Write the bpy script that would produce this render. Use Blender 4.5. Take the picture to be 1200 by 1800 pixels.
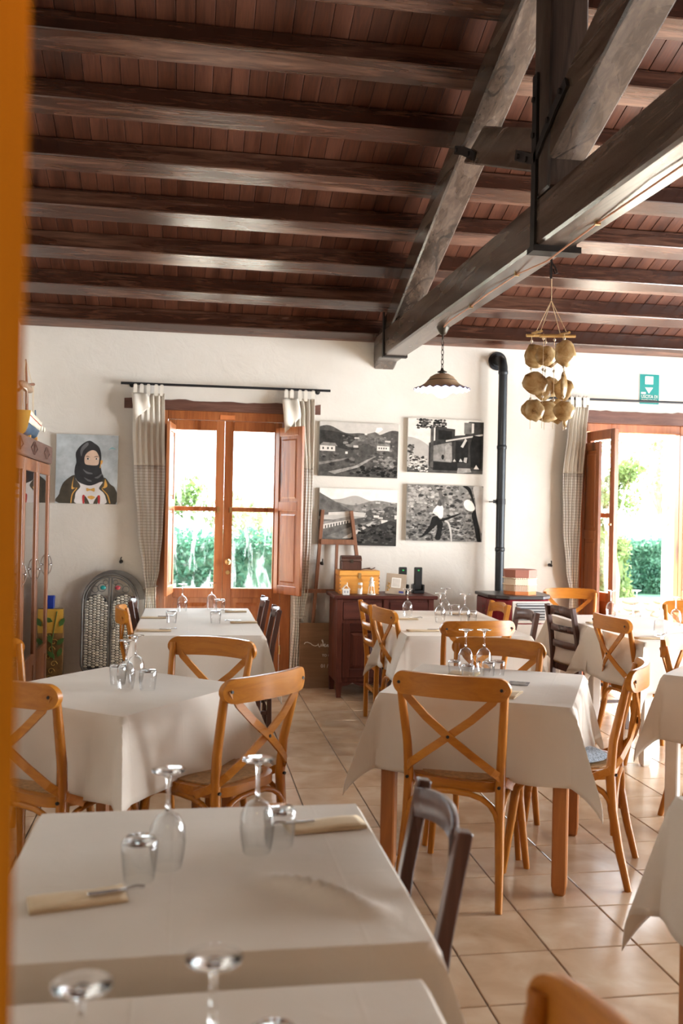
import bpy, bmesh, math, random
from mathutils import Vector, Matrix
R = math.radians
rnd = random.Random(7)
S = bpy.context.scene
COL = S.collection
for o in list(bpy.data.objects):
    bpy.data.objects.remove(o)

# ------------------------------------------------------------------ camera, sky, lights, exposure
F, YAW, PIT, ROL, H = 1637.84, 0.162383, 0.002056, 0.019156, 1.5084
fw = Vector((math.sin(YAW)*math.cos(PIT), math.cos(YAW)*math.cos(PIT), math.sin(PIT)))
r0 = Vector((math.cos(YAW), -math.sin(YAW), 0)); u0 = r0.cross(fw)
rr = math.cos(ROL)*r0 + math.sin(ROL)*u0
uu = -math.sin(ROL)*r0 + math.cos(ROL)*u0
CAM = Vector((0, 0, H))
cd = bpy.data.cameras.new('camera'); cam = bpy.data.objects.new('camera', cd); COL.objects.link(cam)
cd.sensor_fit = 'VERTICAL'; cd.sensor_height = 36; cd.lens = 36*F/1800
cam.matrix_world = Matrix(((rr.x, uu.x, -fw.x, 0), (rr.y, uu.y, -fw.y, 0), (rr.z, uu.z, -fw.z, H), (0, 0, 0, 1)))
cd.clip_start = 0.02; cd.clip_end = 300
cd.dof.use_dof = True; cd.dof.focus_distance = 5.2; cd.dof.aperture_fstop = 3.2
S.camera = cam

W = bpy.data.worlds.new('sky'); S.world = W; W.use_nodes = True
wn = W.node_tree.nodes; wn.clear()
wo = wn.new('ShaderNodeOutputWorld'); wb = wn.new('ShaderNodeBackground')
wb.inputs[0].default_value = (0.88, 0.945, 1.0, 1); wb.inputs[1].default_value = 11.0
W.node_tree.links.new(wb.outputs[0], wo.inputs[0])

def light(name, kind, energy, loc, target=None, size=None, color=(1, 1, 1), **kw):
    l = bpy.data.lights.new(name, kind); l.energy = energy; l.color = color
    if size:
        if kind == 'AREA':
            l.shape = 'RECTANGLE'; l.size, l.size_y = size
        else:
            l.shadow_soft_size = size
    for k, v in kw.items(): setattr(l, k, v)
    o = bpy.data.objects.new(name, l); COL.objects.link(o); o.location = loc
    if target is not None:
        o.rotation_euler = (Vector(target)-Vector(loc)).to_track_quat('-Z', 'Y').to_euler()
    return o
sun = light('sun', 'SUN', 36.0, (3.0, 15.5, 10), (0, 8, 0), color=(1, 0.94, 0.84)); sun.data.angle = R(1)
# area lamps added outside unseen right-wall windows, for side light on the tables
for y, pw_ in ((3.3, 260), (5.25, 100), (7.2, 35)):
    light('side_window_fill', 'AREA', pw_, (6.60, y, 1.3), (3, y, 1.3), (1.5, 2.2), (0.88, 0.95, 1.0))
for cx, w in ((0.31, 1.15), (4.1, 1.1)):     # sampling portals in the two garden doors
    p_ = light('door_portal', 'AREA', 1, (cx, 8.5, 1.2), (cx, 0, 1.2), (w, 2.3)); p_.data.cycles.is_portal = True
S.view_settings.view_transform = 'Standard'; S.view_settings.look = 'None'
S.view_settings.gamma = 1; S.view_settings.use_curve_mapping = False
S.view_settings.exposure = 0.62

# ------------------------------------------------------------------ measuring helpers (real planes in the room)
def ray(x, y): return fw + (x-600)/F*rr + (900-y)/F*uu
def on_y(x, y, Y): d = ray(x, y); return CAM + d*(Y/d.y)
def on_z(x, y, z): d = ray(x, y); return CAM + d*((z-H)/d.z)
def on_x(x, y, X): d = ray(x, y); return CAM + d*(X/d.x)
def pix(P):
    d = Vector(P)-CAM; z = d.dot(fw)
    if z < 0.05: return None
    return (600+F*d.dot(rr)/z, 900-F*d.dot(uu)/z)

# ------------------------------------------------------------------ materials
MATS = {}
class NT:
    def __init__(s, name):
        s.m = bpy.data.materials.new(name); s.m.use_nodes = True; s.t = s.m.node_tree; s.n = s.t.nodes; s.n.clear()
        s.out = s.n.new('ShaderNodeOutputMaterial')
    def add(s, k, **kw):
        n = s.n.new(k)
        for a, b in kw.items(): setattr(n, a, b)
        return n
    def link(s, a, b): s.t.links.new(a, b)
def rgba(c): return (c[0], c[1], c[2], 1)
def s2l(*c): return tuple(((v/255)/12.92 if v/255 <= 0.04045 else ((v/255+0.055)/1.055)**2.4) for v in c)

def coords(nt, scale=(1, 1, 1), rot=(0, 0, 0), jitter=True):
    tc = nt.add('ShaderNodeTexCoord'); mp = nt.add('ShaderNodeMapping')
    mp.inputs['Scale'].default_value = scale; mp.inputs['Rotation'].default_value = rot
    if jitter:
        oi = nt.add('ShaderNodeObjectInfo'); mu = nt.add('ShaderNodeMath', operation='MULTIPLY'); mu.inputs[1].default_value = 37.0
        nt.link(oi.outputs['Random'], mu.inputs[0])
        ad = nt.add('ShaderNodeVectorMath', operation='ADD')
        nt.link(tc.outputs['Object'], ad.inputs[0]); nt.link(mu.outputs[0], ad.inputs[1]); nt.link(ad.outputs[0], mp.inputs[0])
    else:
        nt.link(tc.outputs['Object'], mp.inputs[0])
    return mp.outputs[0]
def noise(nt, vec, scale, detail=4, rough=0.55, dist=0):
    n = nt.add('ShaderNodeTexNoise'); n.inputs['Scale'].default_value = scale; n.inputs['Detail'].default_value = detail
    n.inputs['Roughness'].default_value = rough; n.inputs['Distortion'].default_value = dist
    nt.link(vec, n.inputs['Vector']); return n.outputs['Fac']
def ramp(nt, fac, stops):
    r = nt.add('ShaderNodeValToRGB'); e = r.color_ramp.elements
    while len(e) < len(stops): e.new(0.5)
    for i, (p, c) in enumerate(stops): e[i].position = p; e[i].color = rgba(c)
    nt.link(fac, r.inputs[0]); return r.outputs[0]
def bump(nt, fac, strength, dist=0.01, prev=None):
    b = nt.add('ShaderNodeBump'); b.inputs['Strength'].default_value = strength; b.inputs['Distance'].default_value = dist
    nt.link(fac, b.inputs['Height'])
    if prev: nt.link(prev, b.inputs['Normal'])
    return b.outputs[0]
def princ(nt, rough=0.5, spec=0.5, metal=0):
    p = nt.add('ShaderNodeBsdfPrincipled'); p.inputs['Roughness'].default_value = rough
    p.inputs['Specular IOR Level'].default_value = spec; p.inputs['Metallic'].default_value = metal
    nt.link(p.outputs[0], nt.out.inputs[0]); return p
def plain(name, c, rough=0.5, metal=0, spec=0.5, var=0.0, scale=8, bmp=0.0):
    nt = NT(name); p = princ(nt, rough, spec, metal)
    if var or bmp:
        v = coords(nt); f = noise(nt, v, scale)
        a = tuple(max(0, x*(1-var)) for x in c); b = tuple(min(1, x*(1+var)) for x in c)
        nt.link(ramp(nt, f, [(0.3, a), (0.7, b)]), p.inputs['Base Color'])
        if bmp: nt.link(bump(nt, f, bmp), p.inputs['Normal'])
    else: p.inputs['Base Color'].default_value = rgba(c)
    MATS[name] = nt.m; return nt.m
def wood(name, dark, mid, light_, axis='x', rough=0.4, spec=0.5, scale=6.0, knots=0.0, cracks=0.0, bmp=0.25):
    nt = NT(name); p = princ(nt, rough, spec)
    st = {'x': (0.09, 1, 1), 'y': (1, 0.09, 1), 'z': (1, 1, 0.09)}[axis]
    v = coords(nt, st)
    f = noise(nt, v, scale*5, 6, 0.65, 1.6); big = noise(nt, v, scale*1.1, 3, 0.5, 0.6)
    mx = nt.add('ShaderNodeMix', data_type='FLOAT'); mx.inputs[0].default_value = 0.5
    nt.link(f, mx.inputs[2]); nt.link(big, mx.inputs[3])
    c = ramp(nt, mx.outputs[0], [(0.32, dark), (0.5, mid), (0.68, light_)])
    if knots:
        st2 = {'x': (0.35, 1, 1), 'y': (1, 0.35, 1), 'z': (1, 1, 0.35)}[axis]
        v2 = coords(nt, st2); vo = nt.add('ShaderNodeTexVoronoi'); vo.inputs['Scale'].default_value = knots
        nt.link(v2, vo.inputs['Vector'])
        kf = ramp(nt, vo.outputs['Distance'], [(0.05, (0.12, 0.12, 0.12)), (0.16, (1, 1, 1))])
        mm = nt.add('ShaderNodeMix', data_type='RGBA', blend_type='MULTIPLY'); mm.inputs[0].default_value = 0.8
        nt.link(c, mm.inputs[6]); nt.link(kf, mm.inputs[7]); c = mm.outputs[2]
    if cracks:
        cf = noise(nt, v, cracks, 2, 0.4, 0.8)
        cr = ramp(nt, cf, [(0.485, (1, 1, 1)), (0.5, (0.08, 0.08, 0.08)), (0.515, (1, 1, 1))])
        mm = nt.add('ShaderNodeMix', data_type='RGBA', blend_type='MULTIPLY'); mm.inputs[0].default_value = 0.75
        nt.link(c, mm.inputs[6]); nt.link(cr, mm.inputs[7]); c = mm.outputs[2]
    nt.link(c, p.inputs['Base Color'])
    nt.link(bump(nt, f, bmp, 0.004), p.inputs['Normal'])
    rg = ramp(nt, big, [(0.3, (rough*0.8,)*3), (0.7, (min(1, rough*1.3),)*3)]); nt.link(rg, p.inputs['Roughness'])
    MATS[name] = nt.m; return nt.m

def mat_plaster():
    nt = NT('plaster'); p = princ(nt, 0.85, 0.2); v = coords(nt, jitter=False)
    f = noise(nt, v, 1.3, 5, 0.6); f2 = noise(nt, v, 6, 6, 0.6, 0.8); f3 = noise(nt, v, 40, 3)
    nt.link(ramp(nt, f, [(0.3, (0.62, 0.57, 0.505)), (0.7, (0.69, 0.645, 0.585))]), p.inputs['Base Color'])
    b = bump(nt, f2, 0.22, 0.03); b = bump(nt, f3, 0.15, 0.006, b); nt.link(b, p.inputs['Normal'])
    MATS['plaster'] = nt.m
mat_plaster()
def mat_tile():
    nt = NT('tile'); p = princ(nt, 0.22, 0.5); v = coords(nt)
    f = noise(nt, v, 5, 4, 0.5, 0.5)
    c = ramp(nt, f, [(0.25, (0.40, 0.25, 0.145)), (0.5, (0.51, 0.345, 0.22)), (0.75, (0.60, 0.45, 0.315))])
    nt.link(c, p.inputs['Base Color'])
    p.inputs['Roughness'].default_value = 0.2; p.inputs['Specular IOR Level'].default_value = 0.7
    MATS['tile'] = nt.m
mat_tile()
plain('ochre_plaster', (0.36, 0.25, 0.16), 0.85, var=0.1, scale=3, bmp=0.2)
def mat_cloth(name, base, weave=260, bmp=0.12, trans=0.0):
    nt = NT(name); p = princ(nt, 0.8, 0.25); v = coords(nt)
    f = noise(nt, v, 2.2, 4); fw_ = noise(nt, coords(nt, (1, 0.2, 1)), weave, 2); cr = noise(nt, v, 7, 3, 0.5, 1.2)
    a = tuple(x*0.93 for x in base); b = tuple(min(1, x*1.05) for x in base)
    nt.link(ramp(nt, f, [(0.3, a), (0.7, b)]), p.inputs['Base Color'])
    n = bump(nt, cr, bmp, 0.02); n = bump(nt, fw_, 0.12, 0.001, n)
    if name == 'linen':
        tc2 = nt.add('ShaderNodeTexCoord'); sp = nt.add('ShaderNodeSeparateXYZ'); nt.link(tc2.outputs['Object'], sp.inputs[0])
        for ax, per in ((0, 2.9), (1, 3.3)):
            pp = nt.add('ShaderNodeMath', operation='PINGPONG'); pp.inputs[1].default_value = 0.5/per*1.0
            sh_ = nt.add('ShaderNodeMath', operation='ADD'); sh_.inputs[1].default_value = 0.07; nt.link(sp.outputs[ax], sh_.inputs[0]); nt.link(sh_.outputs[0], pp.inputs[0])
            mr = nt.add('ShaderNodeMapRange'); mr.interpolation_type = 'SMOOTHSTEP'; mr.inputs['From Max'].default_value = 0.006; mr.inputs['To Min'].default_value = 1; mr.inputs['To Max'].default_value = 0
            nt.link(pp.outputs[0], mr.inputs['Value']); n = bump(nt, mr.outputs[0], 0.14, 0.002, n); nt.link(n, p.inputs['Normal'])
    p.inputs['Sheen Weight'].default_value = 0.15
    if trans:
        tr = nt.add('ShaderNodeBsdfTranslucent'); tr.inputs[0].default_value = rgba(base)
        mx = nt.add('ShaderNodeMixShader'); mx.inputs[0].default_value = trans
        nt.link(p.outputs[0], mx.inputs[1]); nt.link(tr.outputs[0], mx.inputs[2]); nt.link(mx.outputs[0], nt.out.inputs[0])
    MATS[name] = nt.m
mat_cloth('linen', (0.68, 0.60, 0.515), trans=0.12)
mat_cloth('curtain_plain', (0.80, 0.74, 0.65), trans=0.15)
def mat_check():
    nt = NT('curtain_check'); p = princ(nt, 0.85, 0.2)
    tc = nt.add('ShaderNodeTexCoord'); sp = nt.add('ShaderNodeSeparateXYZ'); nt.link(tc.outputs['UV'], sp.inputs[0])
    def lines(o, per):
        m = nt.add('ShaderNodeMath', operation='MULTIPLY'); m.inputs[1].default_value = per; nt.link(o, m.inputs[0])
        fr = nt.add('ShaderNodeMath', operation='FRACT'); nt.link(m.outputs[0], fr.inputs[0])
        g = nt.add('ShaderNodeMath', operation='LESS_THAN'); g.inputs[1].default_value = 0.2; nt.link(fr.outputs[0], g.inputs[0]); return g.outputs[0]
    a = lines(sp.outputs[0], 40); b = lines(sp.outputs[1], 40)
    mx = nt.add('ShaderNodeMath', operation='MAXIMUM'); nt.link(a, mx.inputs[0]); nt.link(b, mx.inputs[1])
    c = ramp(nt, mx.outputs[0], [(0.0, (0.86, 0.82, 0.76)), (1.0, (0.58, 0.52, 0.45))]); nt.link(c, p.inputs['Base Color'])
    tr = nt.add('ShaderNodeBsdfTranslucent'); nt.link(c, tr.inputs[0])
    ms = nt.add('ShaderNodeMixShader'); ms.inputs[0].default_value = 0.15
    nt.link(p.outputs[0], ms.inputs[1]); nt.link(tr.outputs[0], ms.inputs[2]); nt.link(ms.outputs[0], nt.out.inputs[0])
    MATS['curtain_check'] = nt.m
mat_check()
def mat_glass(name, tint=(0.97, 0.985, 0.98), ior=1.45, rough=0.02, smear=0.0, pwr=3.2, mul=0.75):
    nt = NT(name); t = nt.add('ShaderNodeBsdfTransparent'); t.inputs[0].default_value = rgba(tint)
    g = nt.add('ShaderNodeBsdfGlossy'); g.inputs['Roughness'].default_value = rough
    lw = nt.add('ShaderNodeLayerWeight'); pw = nt.add('ShaderNodeMath', operation='POWER'); pw.inputs[1].default_value = pwr; nt.link(lw.outputs['Facing'], pw.inputs[0])
    ma = nt.add('ShaderNodeMath', operation='MULTIPLY_ADD'); ma.inputs[1].default_value = mul; ma.inputs[2].default_value = (ior-1)*0.09; nt.link(pw.outputs[0], ma.inputs[0])
    mx = nt.add('ShaderNodeMixShader'); nt.link(ma.outputs[0], mx.inputs[0]); nt.link(t.outputs[0], mx.inputs[1]); nt.link(g.outputs[0], mx.inputs[2])
    o = mx.outputs[0]
    if smear:
        d = nt.add('ShaderNodeBsdfTranslucent'); d.inputs[0].default_value = (0.85, 0.93, 0.97, 1)
        v = coords(nt, (3, 1, 0.7)); f = noise(nt, v, 3, 5, 0.6, 1.0)
        fc = ramp(nt, f, [(0.5, (0, 0, 0)), (0.75, (smear,)*3)])
        m2 = nt.add('ShaderNodeMixShader'); nt.link(fc, m2.inputs[0]); nt.link(o, m2.inputs[1]); nt.link(d.outputs[0], m2.inputs[2]); o = m2.outputs[0]
    nt.link(o, nt.out.inputs[0]); MATS[name] = nt.m
mat_glass('table_glass', (0.992, 0.995, 0.997), 1.5, 0.03, pwr=2.4, mul=0.95)
def mat_solid_glass():
    nt = NT('solid_glass'); g_ = nt.add('ShaderNodeBsdfGlass'); g_.inputs['IOR'].default_value = 1.5; g_.inputs['Roughness'].default_value = 0.0
    nt.link(g_.outputs[0], nt.out.inputs[0]); MATS['solid_glass'] = nt.m
mat_solid_glass()
mat_glass('pane_glass', (0.93, 0.97, 0.98), 1.4, 0.02, 0.12)
mat_glass('cabinet_glass', (0.97, 0.95, 0.88), 5.5, 0.02, pwr=2.0, mul=0.58)
wood('purlin_wood', (0.016, 0.0055, 0.003), (0.055, 0.019, 0.010), (0.20, 0.095, 0.058), 'x', 0.25, 0.9, 5, knots=1.6)
wood('plank_wood', (0.026, 0.0075, 0.003), (0.068, 0.019, 0.0075), (0.12, 0.038, 0.016), 'y', 0.45, 0.5, 6, knots=1.0)
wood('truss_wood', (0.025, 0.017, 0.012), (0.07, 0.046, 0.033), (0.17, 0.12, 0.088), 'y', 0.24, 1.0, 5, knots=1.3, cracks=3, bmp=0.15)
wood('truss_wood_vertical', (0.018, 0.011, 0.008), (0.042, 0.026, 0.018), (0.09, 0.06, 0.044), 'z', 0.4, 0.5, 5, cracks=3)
wood('door_wood', (0.17, 0.047, 0.013), (0.34, 0.105, 0.03), (0.47, 0.175, 0.058), 'z', 0.32, 0.5, 4, knots=3.0)
wood('lintel_wood', (0.06, 0.022, 0.014), (0.12, 0.05, 0.033), (0.2, 0.1, 0.07), 'x', 0.55, 0.4, 5)
wood('honey_wood', (0.27, 0.085, 0.007), (0.41, 0.145, 0.013), (0.51, 0.205, 0.025), 'x', 0.3, 0.35, 5, bmp=0.06)
wood('honey_wood_vertical', (0.27, 0.08, 0.007), (0.39, 0.135, 0.012), (0.49, 0.19, 0.023), 'z', 0.3, 0.35, 5, bmp=0.06)
wood('dark_wood', (0.03, 0.011, 0.008), (0.065, 0.024, 0.016), (0.11, 0.046, 0.03), 'z', 0.3, 0.5, 5, bmp=0.08)
wood('mahogany', (0.035, 0.008, 0.006), (0.075, 0.02, 0.014), (0.12, 0.035, 0.022), 'x', 0.4, 0.25, 4, bmp=0.08)
wood('mahogany_vertical', (0.04, 0.009, 0.006), (0.085, 0.022, 0.014), (0.15, 0.045, 0.024), 'z', 0.4, 0.25, 4, bmp=0.08)
wood('cabinet_wood', (0.12, 0.04, 0.018), (0.23, 0.085, 0.036), (0.34, 0.14, 0.06), 'z', 0.35, 0.5, 4)
wood('frieze_wood', (0.085, 0.04, 0.03), (0.15, 0.08, 0.06), (0.22, 0.13, 0.1), 'y', 0.45, 0.4, 4)
wood('pine_box', (0.5, 0.19, 0.03), (0.72, 0.32, 0.06), (0.8, 0.42, 0.1), 'x', 0.4, 0.5, 3, knots=3.5)
wood('easel_wood', (0.13, 0.05, 0.025), (0.22, 0.09, 0.045), (0.3, 0.14, 0.08), 'z', 0.5, 0.4, 5)
wood('table_leg_wood', (0.3, 0.1, 0.025), (0.42, 0.15, 0.035), (0.5, 0.2, 0.05), 'z', 0.35, 0.5, 4)
wood('board_brown', (0.17, 0.09, 0.045), (0.24, 0.13, 0.068), (0.29, 0.165, 0.09), 'x', 0.6, 0.3, 3)
wood('jamb_wood', (0.13, 0.037, 0.002), (0.18, 0.052, 0.003), (0.25, 0.075, 0.003), 'z', 0.7, 0.0, 3)
wood('bamboo', (0.42, 0.22, 0.06), (0.55, 0.32, 0.1), (0.65, 0.42, 0.16), 'x', 0.45, 0.4, 4)
plain('grout', (0.20, 0.165, 0.135), 0.8, var=0.15)
plain('white_paint', (0.72, 0.66, 0.6), 0.45, var=0.05)
plain('black_metal', (0.012, 0.012, 0.014), 0.45, 0.3)
plain('pipe_metal', (0.022, 0.025, 0.028), 0.42, 0.4, var=0.2)
plain('iron', (0.02, 0.016, 0.014), 0.55, 0.5, var=0.3, scale=20)
plain('brass', (0.62, 0.45, 0.22), 0.28, 1.0)
plain('steel', (0.72, 0.72, 0.74), 0.2, 1.0)
plain('dull_silver', (0.42, 0.42, 0.42), 0.4, 0.8)
plain('napkin_paper', (0.60, 0.46, 0.30), 0.85, var=0.06, scale=20, bmp=0.1)
plain('rush', (0.36, 0.2, 0.08), 0.7, var=0.3, scale=60, bmp=0.4)
plain('wicker', (0.5, 0.48, 0.42), 0.6, var=0.35, scale=25)
plain('wicker_frame', (0.16, 0.155, 0.15), 0.4, 0.6, var=0.3)
plain('stove_red', (0.19, 0.012, 0.02), 0.25, 0.0, var=0.1)
plain('stove_panel', (0.62, 0.57, 0.51), 0.4, var=0.04)
plain('stove_top', (0.06, 0.05, 0.05), 0.35, 0.2, var=0.15)
plain('vent_dark', (0.03, 0.03, 0.035), 0.5)
plain('hat_brown', (0.36, 0.14, 0.10), 0.7, var=0.08)
plain('hat_cream', (0.78, 0.66, 0.52), 0.75, var=0.05)
plain('hat_peach', (0.72, 0.4, 0.25), 0.75, var=0.08)
plain('hat_orange', (0.62, 0.2, 0.06), 0.75, var=0.12)
plain('sign_green', (0.0, 0.21, 0.19), 0.4)
plain('sign_white', (0.82, 0.78, 0.72), 0.5)
plain('chalk_white', (0.85, 0.82, 0.76), 0.7)
plain('phone_black', (0.012, 0.014, 0.016), 0.3)
plain('led_green', (0.02, 0.6, 0.12), 0.3)
plain('ceramic_white', (0.8, 0.77, 0.72), 0.35, var=0.04)
plain('lamp_ceramic', (0.42, 0.28, 0.17), 0.35, var=0.1)
plain('lamp_inside', (0.85, 0.78, 0.68), 0.4)
plain('lamp_blue', (0.05, 0.06, 0.22), 0.35)
plain('lamp_bronze', (0.05, 0.04, 0.028), 0.4, 0.6)
plain('hook_iron', (0.03, 0.025, 0.02), 0.5, 0.6)
plain('copper_wire', (0.5, 0.2, 0.1), 0.45)
plain('string', (0.62, 0.46, 0.27), 0.8)
plain('blue_box', (0.006, 0.03, 0.28), 0.5)
plain('panel_yellow', (0.62, 0.36, 0.05), 0.6, var=0.2, scale=9)
plain('panel_brown', (0.22, 0.12, 0.04), 0.6, var=0.35, scale=14)
plain('vine_green', (0.06, 0.14, 0.03), 0.6, var=0.3)
plain('gold', (0.65, 0.42, 0.1), 0.4, 0.6)
plain('cream_panel', (0.74, 0.62, 0.42), 0.6, var=0.08)
plain('hull_white', (0.72, 0.66, 0.52), 0.45, var=0.08)
plain('hull_blue', (0.06, 0.095, 0.14), 0.45, var=0.2)
plain('hull_red', (0.5, 0.06, 0.03), 0.45)
plain('hull_yellow', (0.66, 0.36, 0.06), 0.5)
plain('sail_brown', (0.3, 0.2, 0.13), 0.7, var=0.35, scale=30)
plain('sail_white', (0.7, 0.64, 0.55), 0.8, var=0.1)
plain('gem_teal', (0.02, 0.3, 0.3), 0.15)
plain('gem_red', (0.4, 0.05, 0.07), 0.15)
plain('frame_board', (0.40, 0.31, 0.23), 0.7, var=0.12)
plain('canvas_edge', (0.6, 0.56, 0.5), 0.8)
plain('bead', (0.72, 0.62, 0.5), 0.35, var=0.2)
plain('mat_pattern', (0.22, 0.2, 0.2), 0.7, var=0.8, scale=120)
plain('stone_light', (0.34, 0.29, 0.22), 0.85, var=0.25, scale=6, bmp=0.4)
plain('stone_red', (0.33, 0.16, 0.11), 0.85, var=0.25, scale=6, bmp=0.4)
plain('mortar', (0.7, 0.66, 0.6), 0.9, var=0.1)
plain('terrace', (0.6, 0.54, 0.46), 0.8, var=0.1, scale=3)
plain('lawn', (0.04, 0.12, 0.06), 0.9, var=0.4, scale=9, bmp=0.4)
plain('bark', (0.25, 0.19, 0.14), 0.9, var=0.3, scale=12)
plain('cushion_check', (0.35, 0.42, 0.5), 0.8, var=0.7, scale=120)
def mat_leaf(name, a, b):
    nt = NT(name); p = princ(nt, 0.5, 0.3); v = coords(nt); f = noise(nt, v, 3, 4)
    c = ramp(nt, f, [(0.3, a), (0.7, b)]); nt.link(c, p.inputs['Base Color'])
    tr = nt.add('ShaderNodeBsdfTranslucent'); nt.link(c, tr.inputs[0]); ms = nt.add('ShaderNodeMixShader'); ms.inputs[0].default_value = 0.35
    nt.link(p.outputs[0], ms.inputs[1]); nt.link(tr.outputs[0], ms.inputs[2]); nt.link(ms.outputs[0], nt.out.inputs[0]); MATS[name] = nt.m
mat_leaf('leaf_hedge', (0.02, 0.07, 0.045), (0.06, 0.15, 0.09))
mat_leaf('leaf_tree', (0.05, 0.1, 0.025), (0.16, 0.21, 0.07))
mat_leaf('leaf_pale', (0.16, 0.18, 0.09), (0.36, 0.34, 0.2))
def mat_shell():
    nt = NT('shell'); p = princ(nt, 0.25, 0.6); v = coords(nt); f = noise(nt, v, 16, 5, 0.6, 0.6)
    c = ramp(nt, f, [(0.3, (0.16, 0.08, 0.03)), (0.42, (0.48, 0.3, 0.12)), (0.65, (0.75, 0.58, 0.32))]); nt.link(c, p.inputs['Base Color'])
    tr = nt.add('ShaderNodeBsdfTranslucent'); nt.link(c, tr.inputs[0]); ms = nt.add('ShaderNodeMixShader'); ms.inputs[0].default_value = 0.35
    nt.link(p.outputs[0], ms.inputs[1]); nt.link(tr.outputs[0], ms.inputs[2]); nt.link(ms.outputs[0], nt.out.inputs[0]); MATS['shell'] = nt.m
mat_shell()
def mat_emit(name, c, s):
    nt = NT(name); e = nt.add('ShaderNodeEmission'); e.inputs[0].default_value = rgba(c); e.inputs[1].default_value = s
    nt.link(e.outputs[0], nt.out.inputs[0]); MATS[name] = nt.m
mat_emit('bulb_glow', (1, 0.92, 0.8), 6.0)
for g in range(11):      # photographic greys for the printed canvases
    l = 0.006+0.75*(g/10)**2.0
    plain('print_%d' % g, (l*1.04, l*0.96, l*0.87), 0.6, 0, 0.08, var=0.4 if g < 7 else 0.08, scale=22)
for nme, c, va in (('paint_sky', (0.42, 0.45, 0.46), 0.25), ('paint_black', (0.02, 0.02, 0.022), 0.5), ('paint_skin', (0.66, 0.46, 0.34), 0.1), ('paint_coat', (0.055, 0.045, 0.03), 0.4), ('paint_white', (0.68, 0.64, 0.62), 0.12), ('paint_gold', (0.65, 0.34, 0.07), 0.3), ('paint_red', (0.4, 0.03, 0.03), 0.2), ('paint_grey', (0.12, 0.12, 0.125), 0.3), ('paint_teal', (0.15, 0.4, 0.42), 0.1)):
    plain(nme, c, 0.55, var=va, scale=9)

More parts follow.
